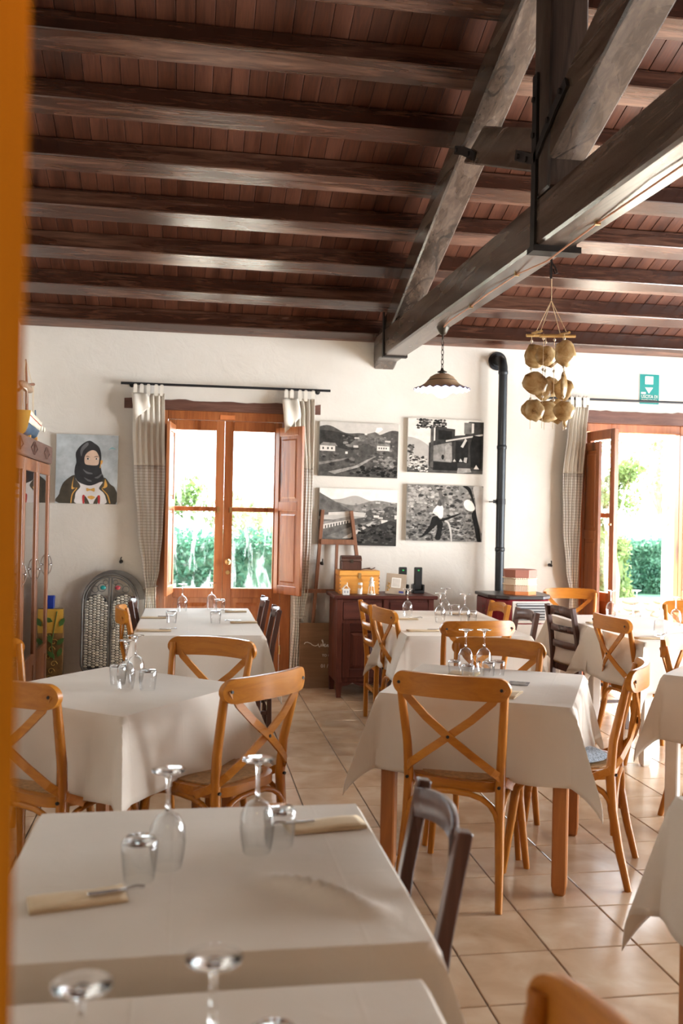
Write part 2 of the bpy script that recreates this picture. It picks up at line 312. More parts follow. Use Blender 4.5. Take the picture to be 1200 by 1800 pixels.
# ------------------------------------------------------------------ mesh builder
class MB:
    def __init__(s): s.v = []; s.f = []; s.mi = []; s.cur = 0; s.uv = None
    def _add(s, vs, fs):
        b = len(s.v); s.v += [tuple(p) for p in vs]
        for f in fs: s.f.append(tuple(i+b for i in f)); s.mi.append(s.cur)
        return s
    def box(s, x0, x1, y0, y1, z0, z1):
        vs = [(x, y, z) for z in (z0, z1) for y in (y0, y1) for x in (x0, x1)]
        return s._add(vs, [(0, 2, 3, 1), (4, 5, 7, 6), (0, 1, 5, 4), (2, 6, 7, 3), (0, 4, 6, 2), (1, 3, 7, 5)])
    def hexa(s, a, b):     # two quads
        return s._add(list(a)+list(b), [(3, 2, 1, 0), (4, 5, 6, 7), (0, 1, 5, 4), (1, 2, 6, 5), (2, 3, 7, 6), (3, 0, 4, 7)])
    def obox(s, c, size, M=None):
        M = M or Matrix.Identity(3); c = Vector(c); x, y, z = [q/2 for q in size]
        vs = [c + M @ Vector((sx*x, sy*y, sz*z)) for sz in (-1, 1) for sy in (-1, 1) for sx in (-1, 1)]
        return s._add(vs, [(0, 2, 3, 1), (4, 5, 7, 6), (0, 1, 5, 4), (2, 6, 7, 3), (0, 4, 6, 2), (1, 3, 7, 5)])
    def bar(s, p0, p1, w, h, up=(0, 0, 1)):
        p0 = Vector(p0); p1 = Vector(p1); d = (p1-p0); L = d.length; d.normalize(); up = Vector(up)
        sd = d.cross(up).normalized(); u2 = sd.cross(d).normalized()
        vs = [p + sd*(sx*w/2) + u2*(sz*h/2) for p in (p0, p1) for sx, sz in ((-1, -1), (1, -1), (1, 1), (-1, 1))]
        return s._add(vs, [(0, 1, 2, 3), (7, 6, 5, 4), (0, 4, 5, 1), (1, 5, 6, 2), (2, 6, 7, 3), (3, 7, 4, 0)])
    def sweep(s, pts, prof, up=(0, 0, 1), closed=False, scales=None):
        """prof: list of (a,b) in side/up frame"""
        P = [Vector(p) for p in pts]; n = len(P); rings = []; up = Vector(up)
        for i in range(n):
            if closed: t = P[(i+1) % n]-P[i-1]
            else: t = P[min(i+1, n-1)]-P[max(i-1, 0)]
            t.normalize(); u = up
            if abs(t.dot(u)) > 0.98: u = Vector((0, 1, 0)) if abs(t.y) < 0.9 else Vector((1, 0, 0))
            sd = t.cross(u).normalized(); u2 = sd.cross(t).normalized(); k = scales[i] if scales else 1
            rings.append([P[i]+sd*(a*k)+u2*(b*k) for a, b in prof])
        m = len(prof); vs = [q for r in rings for q in r]; fs = []
        for i in range(n if closed else n-1):
            j = (i+1) % n
            for k in range(m): fs.append((i*m+k, i*m+(k+1) % m, j*m+(k+1) % m, j*m+k))
        if not closed: fs.append(tuple(range(m))[::-1]); fs.append(tuple((n-1)*m+k for k in range(m)))
        return s._add(vs, fs)
    def tube(s, pts, r, n=8, closed=False, up=(0, 0, 1), scales=None):
        return s.sweep(pts, [(r*math.cos(2*math.pi*k/n), r*math.sin(2*math.pi*k/n)) for k in range(n)], up, closed, scales)
    def strap(s, pts, w, h, up=(0, 0, 1)):
        return s.sweep(pts, [(-w/2, -h/2), (w/2, -h/2), (w/2, h/2), (-w/2, h/2)], up)
    def lathe(s, prof, n=16, c=(0, 0, 0), wob=None):
        vs = []; fs = []; c = Vector(c)
        for i, (r, z) in enumerate(prof):
            for k in range(n):
                a = 2*math.pi*k/n; q = wob(i, a) if wob else (0, 0)
                vs.append(c+Vector(((r+q[0])*math.cos(a), (r+q[0])*math.sin(a), z+q[1])))
        for i in range(len(prof)-1):
            for k in range(n): fs.append((i*n+k, i*n+(k+1) % n, (i+1)*n+(k+1) % n, (i+1)*n+k))
        return s._add(vs, fs)
    def cyl(s, p0, p1, r, n=12, r1=None):
        p0 = Vector(p0); p1 = Vector(p1); d = (p1-p0).normalized(); u = Vector((0, 0, 1)) if abs(d.z) < 0.9 else Vector((1, 0, 0))
        a = d.cross(u).normalized(); b = d.cross(a); r1 = r if r1 is None else r1
        vs = [p+a*(q*math.cos(2*math.pi*k/n))+b*(q*math.sin(2*math.pi*k/n)) for p, q in ((p0, r), (p1, r1)) for k in range(n)]
        fs = [(k, (k+1) % n, n+(k+1) % n, n+k) for k in range(n)]+[tuple(range(n))[::-1], tuple(range(n, 2*n))]
        return s._add(vs, fs)
    def sph(s, c, r, nu=10, nv=6, sc=(1, 1, 1)):
        c = Vector(c); vs = [c+Vector((0, 0, r*sc[2]))]; fs = []
        for j in range(1, nv):
            t = math.pi*j/nv
            for k in range(nu):
                a = 2*math.pi*k/nu; vs.append(c+Vector((r*sc[0]*math.sin(t)*math.cos(a), r*sc[1]*math.sin(t)*math.sin(a), r*sc[2]*math.cos(t))))
        vs.append(c-Vector((0, 0, r*sc[2]))); L = len(vs)-1
        for k in range(nu):
            fs.append((0, 1+k, 1+(k+1) % nu)); b = 1+(nv-2)*nu; fs.append((L, b+(k+1) % nu, b+k))
        for j in range(nv-2):
            for k in range(nu): a = 1+j*nu; fs.append((a+k, a+nu+k, a+nu+(k+1) % nu, a+(k+1) % nu))
        return s._add(vs, fs)
    def prism(s, poly, f0, f1):
        """poly 2D; f0,f1 map (a,b)->point for the two faces"""
        n = len(poly); vs = [Vector(f0(*p)) for p in poly]+[Vector(f1(*p)) for p in poly]
        return s._add(vs, [tuple(range(n))[::-1], tuple(range(n, 2*n))]+[(k, (k+1) % n, n+(k+1) % n, n+k) for k in range(n)])
    def grid(s, fn, nu, nv, thick=0.0, uv=False):
        vs = [Vector(fn(i/nu, j/nv)) for j in range(nv+1) for i in range(nu+1)]
        fs = [(j*(nu+1)+i, j*(nu+1)+i+1, (j+1)*(nu+1)+i+1, (j+1)*(nu+1)+i) for j in range(nv) for i in range(nu)]
        return s._add(vs, fs)
    def build(s, name, mats, parent=None, smooth=None, bevel=0, solid=0, recalc=True):
        me = bpy.data.meshes.new(name); me.from_pydata(s.v, [], s.f)
        if isinstance(mats, str): mats = [mats]
        for m in mats: me.materials.append(MATS[m])
        if len(mats) > 1: me.polygons.foreach_set('material_index', s.mi)
        if recalc or bevel:
            bm = bmesh.new(); bm.from_mesh(me)
            bmesh.ops.recalc_face_normals(bm, faces=bm.faces)
            if bevel:
                es = [e for e in bm.edges if len(e.link_faces) == 2 and e.calc_face_angle(0) > R(40)]
                bmesh.ops.bevel(bm, geom=es, offset=bevel, segments=1, profile=0.5, affect='EDGES', clamp_overlap=True)
            bm.to_mesh(me); bm.free()
        if smooth is not None:
            me.shade_smooth()
            if smooth < 180: me.set_sharp_from_angle(angle=R(smooth))
        o = bpy.data.objects.new(name, me); COL.objects.link(o)
        if parent: o.parent = parent
        if solid:
            md = o.modifiers.new('thickness', 'SOLIDIFY'); md.thickness = solid; md.offset = 0
        return o
def tag(o, label=None, cat=None, group=None, kind=None):
    if label: o['label'] = label
    if cat: o['category'] = cat
    if group: o['group'] = group
    if kind: o['kind'] = kind
    return o
def thing(name, label, cat, loc=(0, 0, 0), rz=0, group=None, kind=None):
    o = bpy.data.objects.new(name, None); o.empty_display_size = 0.1; COL.objects.link(o)
    o.location = loc; o.rotation_euler = (0, 0, rz); return tag(o, label, cat, group, kind)
def struct(name):
    o = bpy.data.objects.new(name, None); COL.objects.link(o); o['kind'] = 'structure'; return o
def copy_tree(o, parent=None):
    c = o.copy(); COL.objects.link(c); c.parent = parent
    for ch in o.children: copy_tree(ch, c)
    return c
def inst(name, src_mesh, parent, loc=(0, 0, 0)):
    o = bpy.data.objects.new(name, src_mesh); COL.objects.link(o); o.parent = parent; o.location = loc; return o
def text_mesh(name, txt, size, mat, parent, M, extrude=0.001, sx=1.0):
    c = bpy.data.curves.new(name, 'FONT'); c.body = txt; c.size = size; c.extrude = extrude; c.align_x = 'CENTER'; c.resolution_u = 3
    t = bpy.data.objects.new(name+'_tmp', c); COL.objects.link(t); bpy.context.view_layer.update()
    me = bpy.data.meshes.new_from_object(t.evaluated_get(bpy.context.evaluated_depsgraph_get()))
    bpy.data.objects.remove(t); me.materials.clear(); me.materials.append(MATS[mat]); me.name = name
    o = bpy.data.objects.new(name, me); COL.objects.link(o); o.parent = parent; o.matrix_local = M @ Matrix.Diagonal((sx, 1, 1, 1)); return o
FACE_CAM = Matrix.Rotation(R(90), 4, 'X')      # text in the XZ plane read from -Y

# ================================================================== THE SETTING
D = 8.15                       # inner face of the garden wall
XL, XR, YF = -1.42, 6.3, -0.05  # left wall, right wall, front wall (camera stands in its doorway)
# ---- floor: screed with tiles laid on a 33 cm grid
fl = struct('floor')
MB().box(XL-0.3, XR+0.3, -3.0, D+0.45, -0.2, -0.008).build('screed', 'grout', fl)
TS, TX, TY = 0.33, 0.6107, 6.391
g = 0.0025; ch = 0.0025
tile = MB(); a = TS/2-g; b = a-ch
tile._add([(-a, -a, -0.012), (a, -a, -0.012), (a, a, -0.012), (-a, a, -0.012), (-a, -a, -ch), (a, -a, -ch), (a, a, -ch), (-a, a, -ch), (-b, -b, 0), (b, -b, 0), (b, b, 0), (-b, b, 0)],
          [(8, 9, 10, 11), (4, 5, 9, 8), (5, 6, 10, 9), (6, 7, 11, 10), (7, 4, 8, 11), (0, 1, 5, 4), (1, 2, 6, 5), (2, 3, 7, 6), (3, 0, 4, 7)])
t0 = tile.build('tile', 'tile', fl); tme = t0.data; COL.objects.unlink(t0); bpy.data.objects.remove(t0)
cells = []
for i in range(-7, 19):
    for j in range(-21, 7):
        x = TX+TS*(i+0.5); y = TY+TS*(j+0.5)
        if x < XL-0.1 or x > XR+0.1 or y < -0.6 or y > D+0.2: continue
        q = pix((x, y, 0)); vis = q and -60 < q[0] < 1260 and 1150 < q[1] < 1860
        cells.append((0 if vis else 1, math.hypot(x, y), x, y))
cells.sort()
rest = MB()
for k, (v, d, x, y) in enumerate(cells):
    if v == 0 and k < 290: inst('tile', tme, fl, (x, y, 0))
    else:
        rest._add([(p[0]+x, p[1]+y, p[2]) for p in tile.v], tile.f)
tag(rest.build('far_tiles', 'tile', fl, recalc=False), kind='stuff')
# ---- back wall with two garden doors cut out
def wall_pieces(mb, x0, x1, y0, y1, z0, z1, holes):
    xs = x0
    for (a, b, c, d) in sorted(holes):
        mb.box(xs, a, y0, y1, z0, z1); mb.box(a, b, y0, y1, d, z1)
        if c > z0: mb.box(a, b, y0, y1, z0, c)
        xs = b
    mb.box(xs, x1, y0, y1, z0, z1)
D1 = (-0.27, 0.905); D2 = (3.57, 4.68)
w = MB(); wall_pieces(w, XL-0.3, XR+0.3, D, D+0.4, -0.1, 3.2, [(D1[0], D1[1], -0.1, 2.385), (D2[0], D2[1], -0.1, 2.405)])
tag(w.build('wall_back', 'plaster'), kind='structure')
tag(MB().box(XL-0.3, XL, -0.5, D, -0.1, 4.0).build('wall_left', 'plaster'), kind='structure')
w = MB(); ys = -0.5
for y in (3.3, 5.25, 7.2):
    w.box(XR, XR+0.25, ys, y-0.8, -0.1, 4.0); w.box(XR, XR+0.25, y-0.8, y+0.8, 2.45, 4.0); w.box(XR, XR+0.25, y-0.8, y+0.8, -0.1, 0.15); ys = y+0.8
w.box(XR, XR+0.25, ys, D, -0.1, 4.0)
tag(w.build('wall_right', 'plaster'), kind='structure')
w = MB(); wall_pieces(w, XL-0.3, XR+0.3, YF-0.3, YF, -0.1, 3.3, [(-0.16, 1.0, -0.1, 2.45)])
tag(w.build('wall_front', 'ochre_plaster'), kind='structure')
# hall shell added unseen behind the camera to keep the doorway dim
w = MB(); w.box(-1.9, 2.3, -2.9, -2.7, -0.1, 2.8); w.box(-1.9, -1.7, -2.7, YF-0.3, -0.1, 2.8); w.box(2.1, 2.3, -2.7, YF-0.3, -0.1, 2.8); w.box(-1.9, 2.3, -2.9, YF-0.3, 2.6, 2.8)
tag(w.build('wall_light_block', 'ochre_plaster'), kind='structure')
light('door_edge_fill', 'POINT', 6, (0.02, 0.45, 2.1), size=0.05, color=(1, 0.6, 0.24))  # warm lamp added out of view to brighten the upper door edge
# ---- ceiling: purlins on the slope, planks above
ce = struct('ceiling')
SL = 0.36; Z0 = 3.03; th = math.atan(SL); RY = 4.18        # soffit plane z = Z0 + SL*(D - Y), ridge at RY
def zp(Y): return Z0+SL*(D-Y)
n_ = Vector((0, SL, 1)).normalized(); t_ = Vector((0, 1, -SL)).normalized()
PH, PW = 0.14, 0.155
for k in range(9):
    y = 7.99-0.465*k; j = rnd.uniform(-0.006, 0.006); base = Vector((0, y, zp(y)+j)); hw = PW*(1+rnd.uniform(-0.06, 0.06))
    q = [base, base+t_*hw, base+t_*hw+n_*PH, base+n_*PH]
    m = MB(); m.hexa([Vector((XL-0.05, p.y, p.z)) for p in q], [Vector((XR+0.05, p.y, p.z)) for p in q])
    m.build('purlin', 'purlin_wood', ce, bevel=0.006)
PB = 0.108
pl = MB(); Lp = (D+0.4-RY)/math.cos(th)
pl.box(-PB/2+0.0012, PB/2-0.0012, 0, Lp, 0, 0.022)
po = pl.build('plank', 'plank_wood', ce, bevel=0.003); pme = po.data; bpy.data.objects.remove(po)
x = XL
top0 = Vector((0, RY, zp(RY)))+n_*PH
while x < XR:
    o = inst('plank', pme, ce, (x+PB/2, top0.y, top0.z+rnd.uniform(0, 0.002))); o.rotation_euler = (-th, 0, 0); x += PB
m = MB(); b0 = top0+n_*0.03; e0 = Vector((0, D+0.5, zp(D+0.5)))+n_*(PH+0.03)
m.hexa([(XL-0.4, b0.y, b0.z), (XR+0.4, b0.y, b0.z), (XR+0.4, e0.y, e0.z), (XL-0.4, e0.y, e0.z)], [(XL-0.4, b0.y, b0.z+0.08), (XR+0.4, b0.y, b0.z+0.08), (XR+0.4, e0.y, e0.z+0.08), (XL-0.4, e0.y, e0.z+0.08)])
m.build('roof_deck', 'plank_wood', ce)
m = MB(); yy = -0.6; zz = b0.z-SL*(RY-yy)
m.hexa([(XL-0.4, yy, zz), (XR+0.4, yy, zz), (XR+0.4, b0.y, b0.z), (XL-0.4, b0.y, b0.z)], [(XL-0.4, yy, zz+0.08), (XR+0.4, yy, zz+0.08), (XR+0.4, b0.y, b0.z+0.08), (XL-0.4, b0.y, b0.z+0.08)])
m.build('front_roof_slope', 'plank_wood', ce)
# gable infill so the roof space is closed on the left and right
for nm, x in (('trim_1', XL-0.3), ('trim_2', XR)):
    m = MB(); m.prism([(-0.5, 2.9), (D+0.3, 2.9), (RY, 4.75)], lambda a, b: (x, a, b), lambda a, b: (x+0.28, a, b)); tag(m.build(nm, 'plaster'), kind='structure')
# ---- roof truss
TXL, TXR = 1.60, 1.79
tr = thing('roof_truss', 'weathered grey-brown timber roof truss with king post and iron straps', 'truss', (TXL, D, 2.86))
def T(*p): return (p[0]-TXL, p[1]-D, p[2]-2.86)
def ztb(Y): return 2.78+0.0152*(Y-2.9)
def slab(m, x0, x1, pts):     # prism of a profile in the YZ plane
    m.prism(pts, lambda a, b: T(x0, a, b), lambda a, b: T(x1, a, b)); return m
slab(MB(), TXL, TXR, [(0.1, ztb(0.1)), (D+0.1, ztb(D)), (D+0.1, ztb(D)+0.225), (0.1, ztb(0.1)+0.225)]).build('tie_beam', 'truss_wood', tr, bevel=0.012)
rb = lambda Y: zp(Y)-0.25
slab(MB(), TXL+0.003, TXR-0.003, [(D+0.02, rb(D)+0.02), (D+0.02, zp(D+0.02)), (RY+0.06, zp(RY+0.06)), (RY+0.06, rb(RY+0.06))]).build('rafter', 'truss_wood', tr, bevel=0.012)
slab(MB(), TXL+0.003, TXR-0.003, [(0.25, zp(2*RY-0.25)-0.25), (0.25, zp(2*RY-0.25)), (RY-0.06, zp(RY+0.06)), (RY-0.06, rb(RY+0.06))]).build('rafter', 'truss_wood', tr, bevel=0.012)
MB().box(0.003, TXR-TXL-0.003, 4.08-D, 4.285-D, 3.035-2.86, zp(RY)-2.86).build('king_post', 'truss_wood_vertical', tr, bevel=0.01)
slab(MB(), TXL+0.006, TXR-0.006, [(4.28, 3.17), (5.5, 3.665), (5.10, 3.73), (4.28, 3.385)]).build('strut', 'truss_wood', tr, bevel=0.01)
slab(MB(), TXL+0.006, TXR-0.006, [(4.085, 3.16), (4.085, 3.40), (3.1, 3.80), (2.75, 3.67)]).build('strut', 'truss_wood', tr, bevel=0.01)
zk = ztb(4.24)
m = MB(); m.box(-0.012, 0, 4.21-D, 4.265-D, zk-0.012-2.86, 3.62-2.86); m.build('iron_strap', 'iron', tr)
m = MB(); m.box(TXR-TXL, TXR-TXL+0.012, 4.21-D, 4.265-D, zk-0.012-2.86, 3.62-2.86); m.build('iron_strap', 'iron', tr)
m = MB(); m.box(-0.02, TXR-TXL+0.03, 4.195-D, 4.28-D, zk-0.03-2.86, zk-0.001-2.86); m.build('strap_plate', 'iron', tr)
m = MB(); yb = 7.72
m.box(-0.01, 0, yb-0.03-D, yb+0.03-D, ztb(yb)-0.006-2.86, 3.33-2.86); m.box(-0.01, TXR-TXL+0.01, yb-0.03-D, yb+0.03-D, ztb(yb)-0.012-2.86, ztb(yb)-2.86); m.box(TXR-TXL, TXR-TXL+0.01, yb-0.03-D, yb+0.03-D, ztb(yb)-0.006-2.86, 3.33-2.86)
m.build('iron_strap', 'iron', tr)
m = MB(); m.strap([T(TXL-0.004, 4.50, 3.335), T(TXL-0.006, 4.36, 3.27), T(TXL-0.006, 4.24, 3.215), T(TXL-0.006, 4.12, 3.29), T(TXL-0.006, 4.0, 3.36), T(TXL-0.004, 3.87, 3.42)], 0.012, 0.05, (0, 0, 1)); m.build('bent_strap', 'iron', tr)
m = MB(); m.strap([T(TXL-0.004, 5.62, 3.79), T(TXL-0.006, 5.45, 3.72), T(TXL-0.006, 5.33, 3.66), T(TXL-0.004, 5.22, 3.60)], 0.012, 0.05); m.build('bent_strap', 'iron', tr)
for (y, z) in ((4.45, 3.31), (4.33, 3.25), (4.24, 3.5), (4.24, 3.33), (4.06, 3.33), (3.92, 3.4), (5.56, 3.765), (5.3, 3.645)):
    m = MB(); m.cyl(T(TXL-0.022, y, z), T(TXL, y, z), 0.014, 8); m.build('bolt', 'iron', tr)
# ---- lintels
for nm, x0, x1, z0, z1 in (('trim_3', -0.56, 1.13, 2.378, 2.462), ('trim_4', 3.45, 5.0, 2.40, 2.515)):
    m = MB(); N = 26
    f = lambda i, s: (z1 if s else z0)+(rnd.uniform(-0.008, 0.008) if s else 0)
    up = [(x0+(x1-x0)*i/N, f(i, 1)) for i in range(N+1)]; dn = [(x0+(x1-x0)*i/N, z0) for i in range(N+1)][::-1]
    m.prism(up+dn, lambda a, b: (a, D-0.008, b), lambda a, b: (a, D+0.36, b)); tag(m.build(nm, 'lintel_wood'), kind='structure')
# ---- French doors
def leaf(parent, x0, x1, gx0, gx1, handle_side, y0=0.0, mat='door_wood', panel=True):
    """a glazed leaf in the plane y in [y0,y0+0.045] of its parent"""
    lf = bpy.data.objects.new('leaf', None); COL.objects.link(lf); lf.parent = parent
    y1 = y0+0.045; B = lambda a, b, c, d: MB().box(a, b, y0, y1, c, d)
    B(x0, gx0, 0.015, 2.301).build('stile', mat, lf, bevel=0.004); B(gx1, x1, 0.015, 2.301).build('stile', mat, lf, bevel=0.004)
    for c, d in ((2.215, 2.301), (1.51, 1.55), (0.755, 0.84), (0.015, 0.13)): B(gx0, gx1, c, d).build('rail', mat, lf, bevel=0.004)
    MB().box(gx0, gx1, y0+0.018, y1-0.012, 0.13, 0.755).build('panel', mat, lf)
    m = MB(); a = 0.045
    m.hexa([(gx0+a, y0+0.018, 0.13+a), (gx1-a, y0+0.018, 0.13+a), (gx1-a, y0+0.018, 0.755-a), (gx0+a, y0+0.018, 0.755-a)], [(gx0+a+.03, y0+0.004, 0.16+a), (gx1-a-.03, y0+0.004, 0.16+a), (gx1-a-.03, y0+0.004, 0.725-a), (gx0+a+.03, y0+0.004, 0.725-a)])
    m.build('raised_panel', mat, lf)
    for c, d in ((0.84, 1.51), (1.55, 2.215)): MB().box(gx0-0.004, gx1+0.004, y0+0.02, y0+0.025, c-0.004, d+0.004).build('pane', 'pane_glass', lf)
    return lf
def shutter(parent, hinge, ang, w, z0=0.80, z1=2.25):
    """inner wooden shutter, panels both sides; hinge at parent-local point, free edge at angle"""
    sh = bpy.data.objects.new('shutter', None); COL.objects.link(sh); sh.parent = parent; sh.location = hinge; sh.rotation_euler = (0, 0, ang)
    t = 0.014; st = 0.055; zm = (z0+z1)/2+0.04
    for a, b in ((0, st), (w-st, w)): MB().box(a, b, -t, t, z0, z1).build('stile', 'door_wood', sh, bevel=0.003)
    for c, d in ((z0, z0+0.075), (zm-0.04, zm+0.04), (z1-0.075, z1)): MB().box(st, w-st, -t, t, c, d).build('rail', 'door_wood', sh, bevel=0.003)
    for c, d in ((z0+0.075, zm-0.04), (zm+0.04, z1-0.075)):
        m = MB(); e = 0.028
        m.box(st, w-st, -0.004, 0.004, c, d)
        for sg in (-1, 1): m.hexa([(st+e, sg*0.004, c+e), (w-st-e, sg*0.004, c+e), (w-st-e, sg*0.004, d-e), (st+e, sg*0.004, d-e)], [(st+e+.012, sg*0.010, c+e+.012), (w-st-e-.012, sg*0.010, c+e+.012), (w-st-e-.012, sg*0.010, d-e-.012), (st+e+.012, sg*0.010, d-e-.012)])
        m.build('panel', 'door_wood', sh)
    m = MB()
    for z in (z0+0.15, z1-0.15): m.cyl((0, 0, z-0.03), (0, 0, z+0.03), 0.009, 8)
    m.build('hinge', 'brass', sh)
    return sh
def door_frame(parent, x0, x1, ztop):
    y0, y1 = 0.0, 0.09; m = MB().box(x0, x0+0.075, y0, y1, 0, ztop); m.build('jamb', 'door_wood', parent, bevel=0.005)
    MB().box(x1-0.095, x1, y0, y1, 0, ztop).build('jamb', 'door_wood', parent, bevel=0.005)
    MB().box(x0+0.075, x1-0.095, y0, y1, ztop-0.08, ztop).build('head', 'door_wood', parent, bevel=0.005)
    MB().box(x0+0.075, x1-0.095, 0.02, y1, 0, 0.012).build('threshold', 'door_wood', parent)
d1 = struct('door_1'); d1.location = (0, 8.20, 0)
door_frame(d1, D1[0]+0.003, D1[1]-0.003, 2.383)
leaf(d1, -0.19, 0.299, -0.125, 0.225, 1, 0.01); l2 = leaf(d1, 0.301, 0.805, 0.377, 0.735, -1, 0.01)
shutter(d1, (-0.135, -0.006, 0), R(-97), 0.36); shutter(d1, (0.755, -0.006, 0), R(-58), 0.37)
m = MB(); m.sph((0.345, -0.045, 1.072), 0.024, 12, 8); m.cyl((0.345, -0.04, 1.072), (0.345, 0.012, 1.072), 0.012, 10); m.cyl((0.345, 0.004, 1.072), (0.345, 0.011, 1.072), 0.028, 14); m.build('knob', 'brass', l2, 40)
m = MB(); m.cyl((0.345, -0.006, 0.978), (0.345, 0.011, 0.978), 0.018, 12); m.box(0.341, 0.349, -0.03, 0, 0.968, 0.988); m.build('key_plate', 'brass', l2)
m = MB(); m.box(0.243, 0.262, 0.0, 0.012, 1.5, 1.55); m.box(0.352, 0.371, 0.0, 0.012, 1.5, 1.55); m.build('catch', 'brass', d1)
MB().box(0.255, 0.385, -0.012, 0.0, 2.312, 2.352).build('plaque', 'hat_orange', d1, bevel=0.003)
m = MB()
for z in (0.3, 1.05, 1.9):
    m.cyl((-0.192, -0.004, z-0.04), (-0.192, -0.004, z+0.04), 0.009, 8); m.cyl((0.812, -0.004, z-0.04), (0.812, -0.004, z+0.04), 0.009, 8)
m.build('hinge', 'brass', d1)
d2 = struct('door_2'); d2.location = (0, 8.20, 0)
door_frame(d2, D2[0]+0.003, D2[1]-0.003, 2.40)
lh = bpy.data.objects.new('open_leaf', None); COL.objects.link(lh); lh.parent = d2; lh.location = (3.66, -0.01, 0.01); lh.rotation_euler = (0, 0, R(-84))
def leaf_flat(parent, x0, x1, gx0, gx1, mirror=1):
    y0, y1 = -0.0225, 0.0225; B = lambda a, b, c, d: MB().box(a, b, y0, y1, c, d)
    B(x0, gx0, 0.015, 2.301).build('stile', 'door_wood', parent, bevel=0.004); B(gx1, x1, 0.015, 2.301).build('stile', 'door_wood', parent, bevel=0.004)
    for c, d in ((2.215, 2.301), (1.51, 1.55), (0.755, 0.84), (0.015, 0.13)): B(gx0, gx1, c, d).build('rail', 'door_wood', parent, bevel=0.004)
    MB().box(gx0, gx1, -0.012, 0.012, 0.13, 0.755).build('panel', 'door_wood', parent)
    for c, d in ((0.84, 1.51), (1.55, 2.215)): MB().box(gx0-0.004, gx1+0.004, -0.003, 0.003, c-0.004, d+0.004).build('pane', 'pane_glass', parent)
leaf_flat(lh, 0, 0.48, 0.07, 0.41)
m = MB(); m.cyl((0.45, -0.03, 1.45), (0.45, 0.03, 1.45), 0.008, 8); m.box(0.42, 0.46, -0.035, -0.024, 1.44, 1.46); m.build('handle', 'brass', lh)
shutter(d2, (3.61, -0.03, 0), R(-91), 0.36, 0.45, 2.2)
lr = bpy.data.objects.new('open_leaf', None); COL.objects.link(lr); lr.parent = d2; lr.location = (4.60, -0.01, 0.01); lr.rotation_euler = (0, 0, R(-90))
leaf_flat(lr, 0, 0.48, 0.07, 0.41)
# ---- front door leaf beside the camera (its edge is the blurred strip on the left)
jm = thing('open_front_door', 'blurred orange-brown wooden door edge filling the far left margin', 'door', (-0.125, 0.36, 0))
MB().box(-0.02, 0.02, -0.25, 0.26, 0.01, 2.3).build('door_leaf', 'jamb_wood', jm, bevel=0.004)
MB().box(-0.012, 0.012, -0.18, 0.19, 2.3, 2.36).build('top_rail', 'jamb_wood', jm, bevel=0.004)
m = MB(); m.cyl((-0.03, -0.26, 0.4), (-0.03, -0.26, 0.5), 0.01, 8); m.cyl((-0.03, -0.26, 1.9), (-0.03, -0.26, 2.0), 0.01, 8); m.build('hinge', 'brass', jm)

# ================================================================== GARDEN
gr = tag(MB().box(-40, 50, D+0.4, 90, -0.25, -0.06).build('ground_lawn', 'lawn'), kind='structure')
tag(MB().box(-3, 9, D+0.38, 12.2, -0.2, -0.03).build('ground_terrace', 'terrace'), kind='structure')
tag(MB().box(3.5, 16, 14.8, 17.2, -0.2, -0.045).build('ground_path', 'terrace'), kind='structure')
def leaves(name, mat, parent, n, fn, size, rs):
    vs = []; fs = []
    for _ in range(n):
        c = Vector(fn(rs)); d = Vector((rs.gauss(0, 1), rs.gauss(0, 1), rs.gauss(0, 1))).normalized(); e = d.orthogonal().normalized()
        e.rotate(Matrix.Rotation(rs.uniform(0, 6.28), 3, d)); k = d.cross(e); s_ = size*rs.uniform(0.6, 1.3); b = len(vs)
        vs += [tuple(c-e*s_), tuple(c+k*s_*0.45+d*s_*0.1), tuple(c+e*s_), tuple(c-k*s_*0.45+d*s_*0.1)]; fs.append((b, b+1, b+2, b+3))
    me = bpy.data.meshes.new(name); me.from_pydata(vs, [], fs); me.materials.append(MATS[mat])
    o = bpy.data.objects.new(name, me); COL.objects.link(o); o.parent = parent; return o
def hedge(name, label, x0, x1, y, depth, h, mat, n, seed, leaf_=0.05, bumpy=0.06, group='garden hedges'):
    rs = random.Random(seed); t = thing(name, label, 'hedge', ((x0+x1)/2, y, -0.06), 0, group); hw = (x1-x0)/2
    m = MB(); m.box(-hw+0.1, hw-0.1, -depth/2+0.1, depth/2-0.1, 0, h-0.1); m.build('core', mat, t)
    def fn(r):
        k = r.random(); x = r.uniform(-hw, hw); z = r.uniform(0.02, h)
        bb = bumpy*(math.sin(x*5+z*3)+math.sin(z*7-x*2.3))
        if k < 0.65: return (x, -depth/2+bb+r.uniform(-0.05, 0.12), z)
        if k < 0.9: return (x, r.uniform(-depth/2, depth/2), h+bb+r.uniform(-0.1, 0.05))
        return (r.choice((-1, 1))*hw+r.uniform(-.05, .05), r.uniform(-depth/2, depth/2), z)
    leaves('foliage', mat, t, n, fn, leaf_, rs); return t
hedge('hedge', 'clipped green hedge seen through the closed left garden door', -3.0, 2.6, 14.2, 0.9, 1.18, 'leaf_hedge', 9000, 1)
hedge('hedge', 'dense clipped green hedge at the end of the lawn beyond the open door', 9.15, 11.6, 18.8, 1.0, 1.05, 'leaf_hedge', 8000, 2)
hedge('shrub', 'loose pale shrub beside the clipped hedge outside the open door', 6.2, 8.5, 17.6, 1.2, 1.05, 'leaf_tree', 5000, 3, 0.06, 0.16, 'garden shrubs')
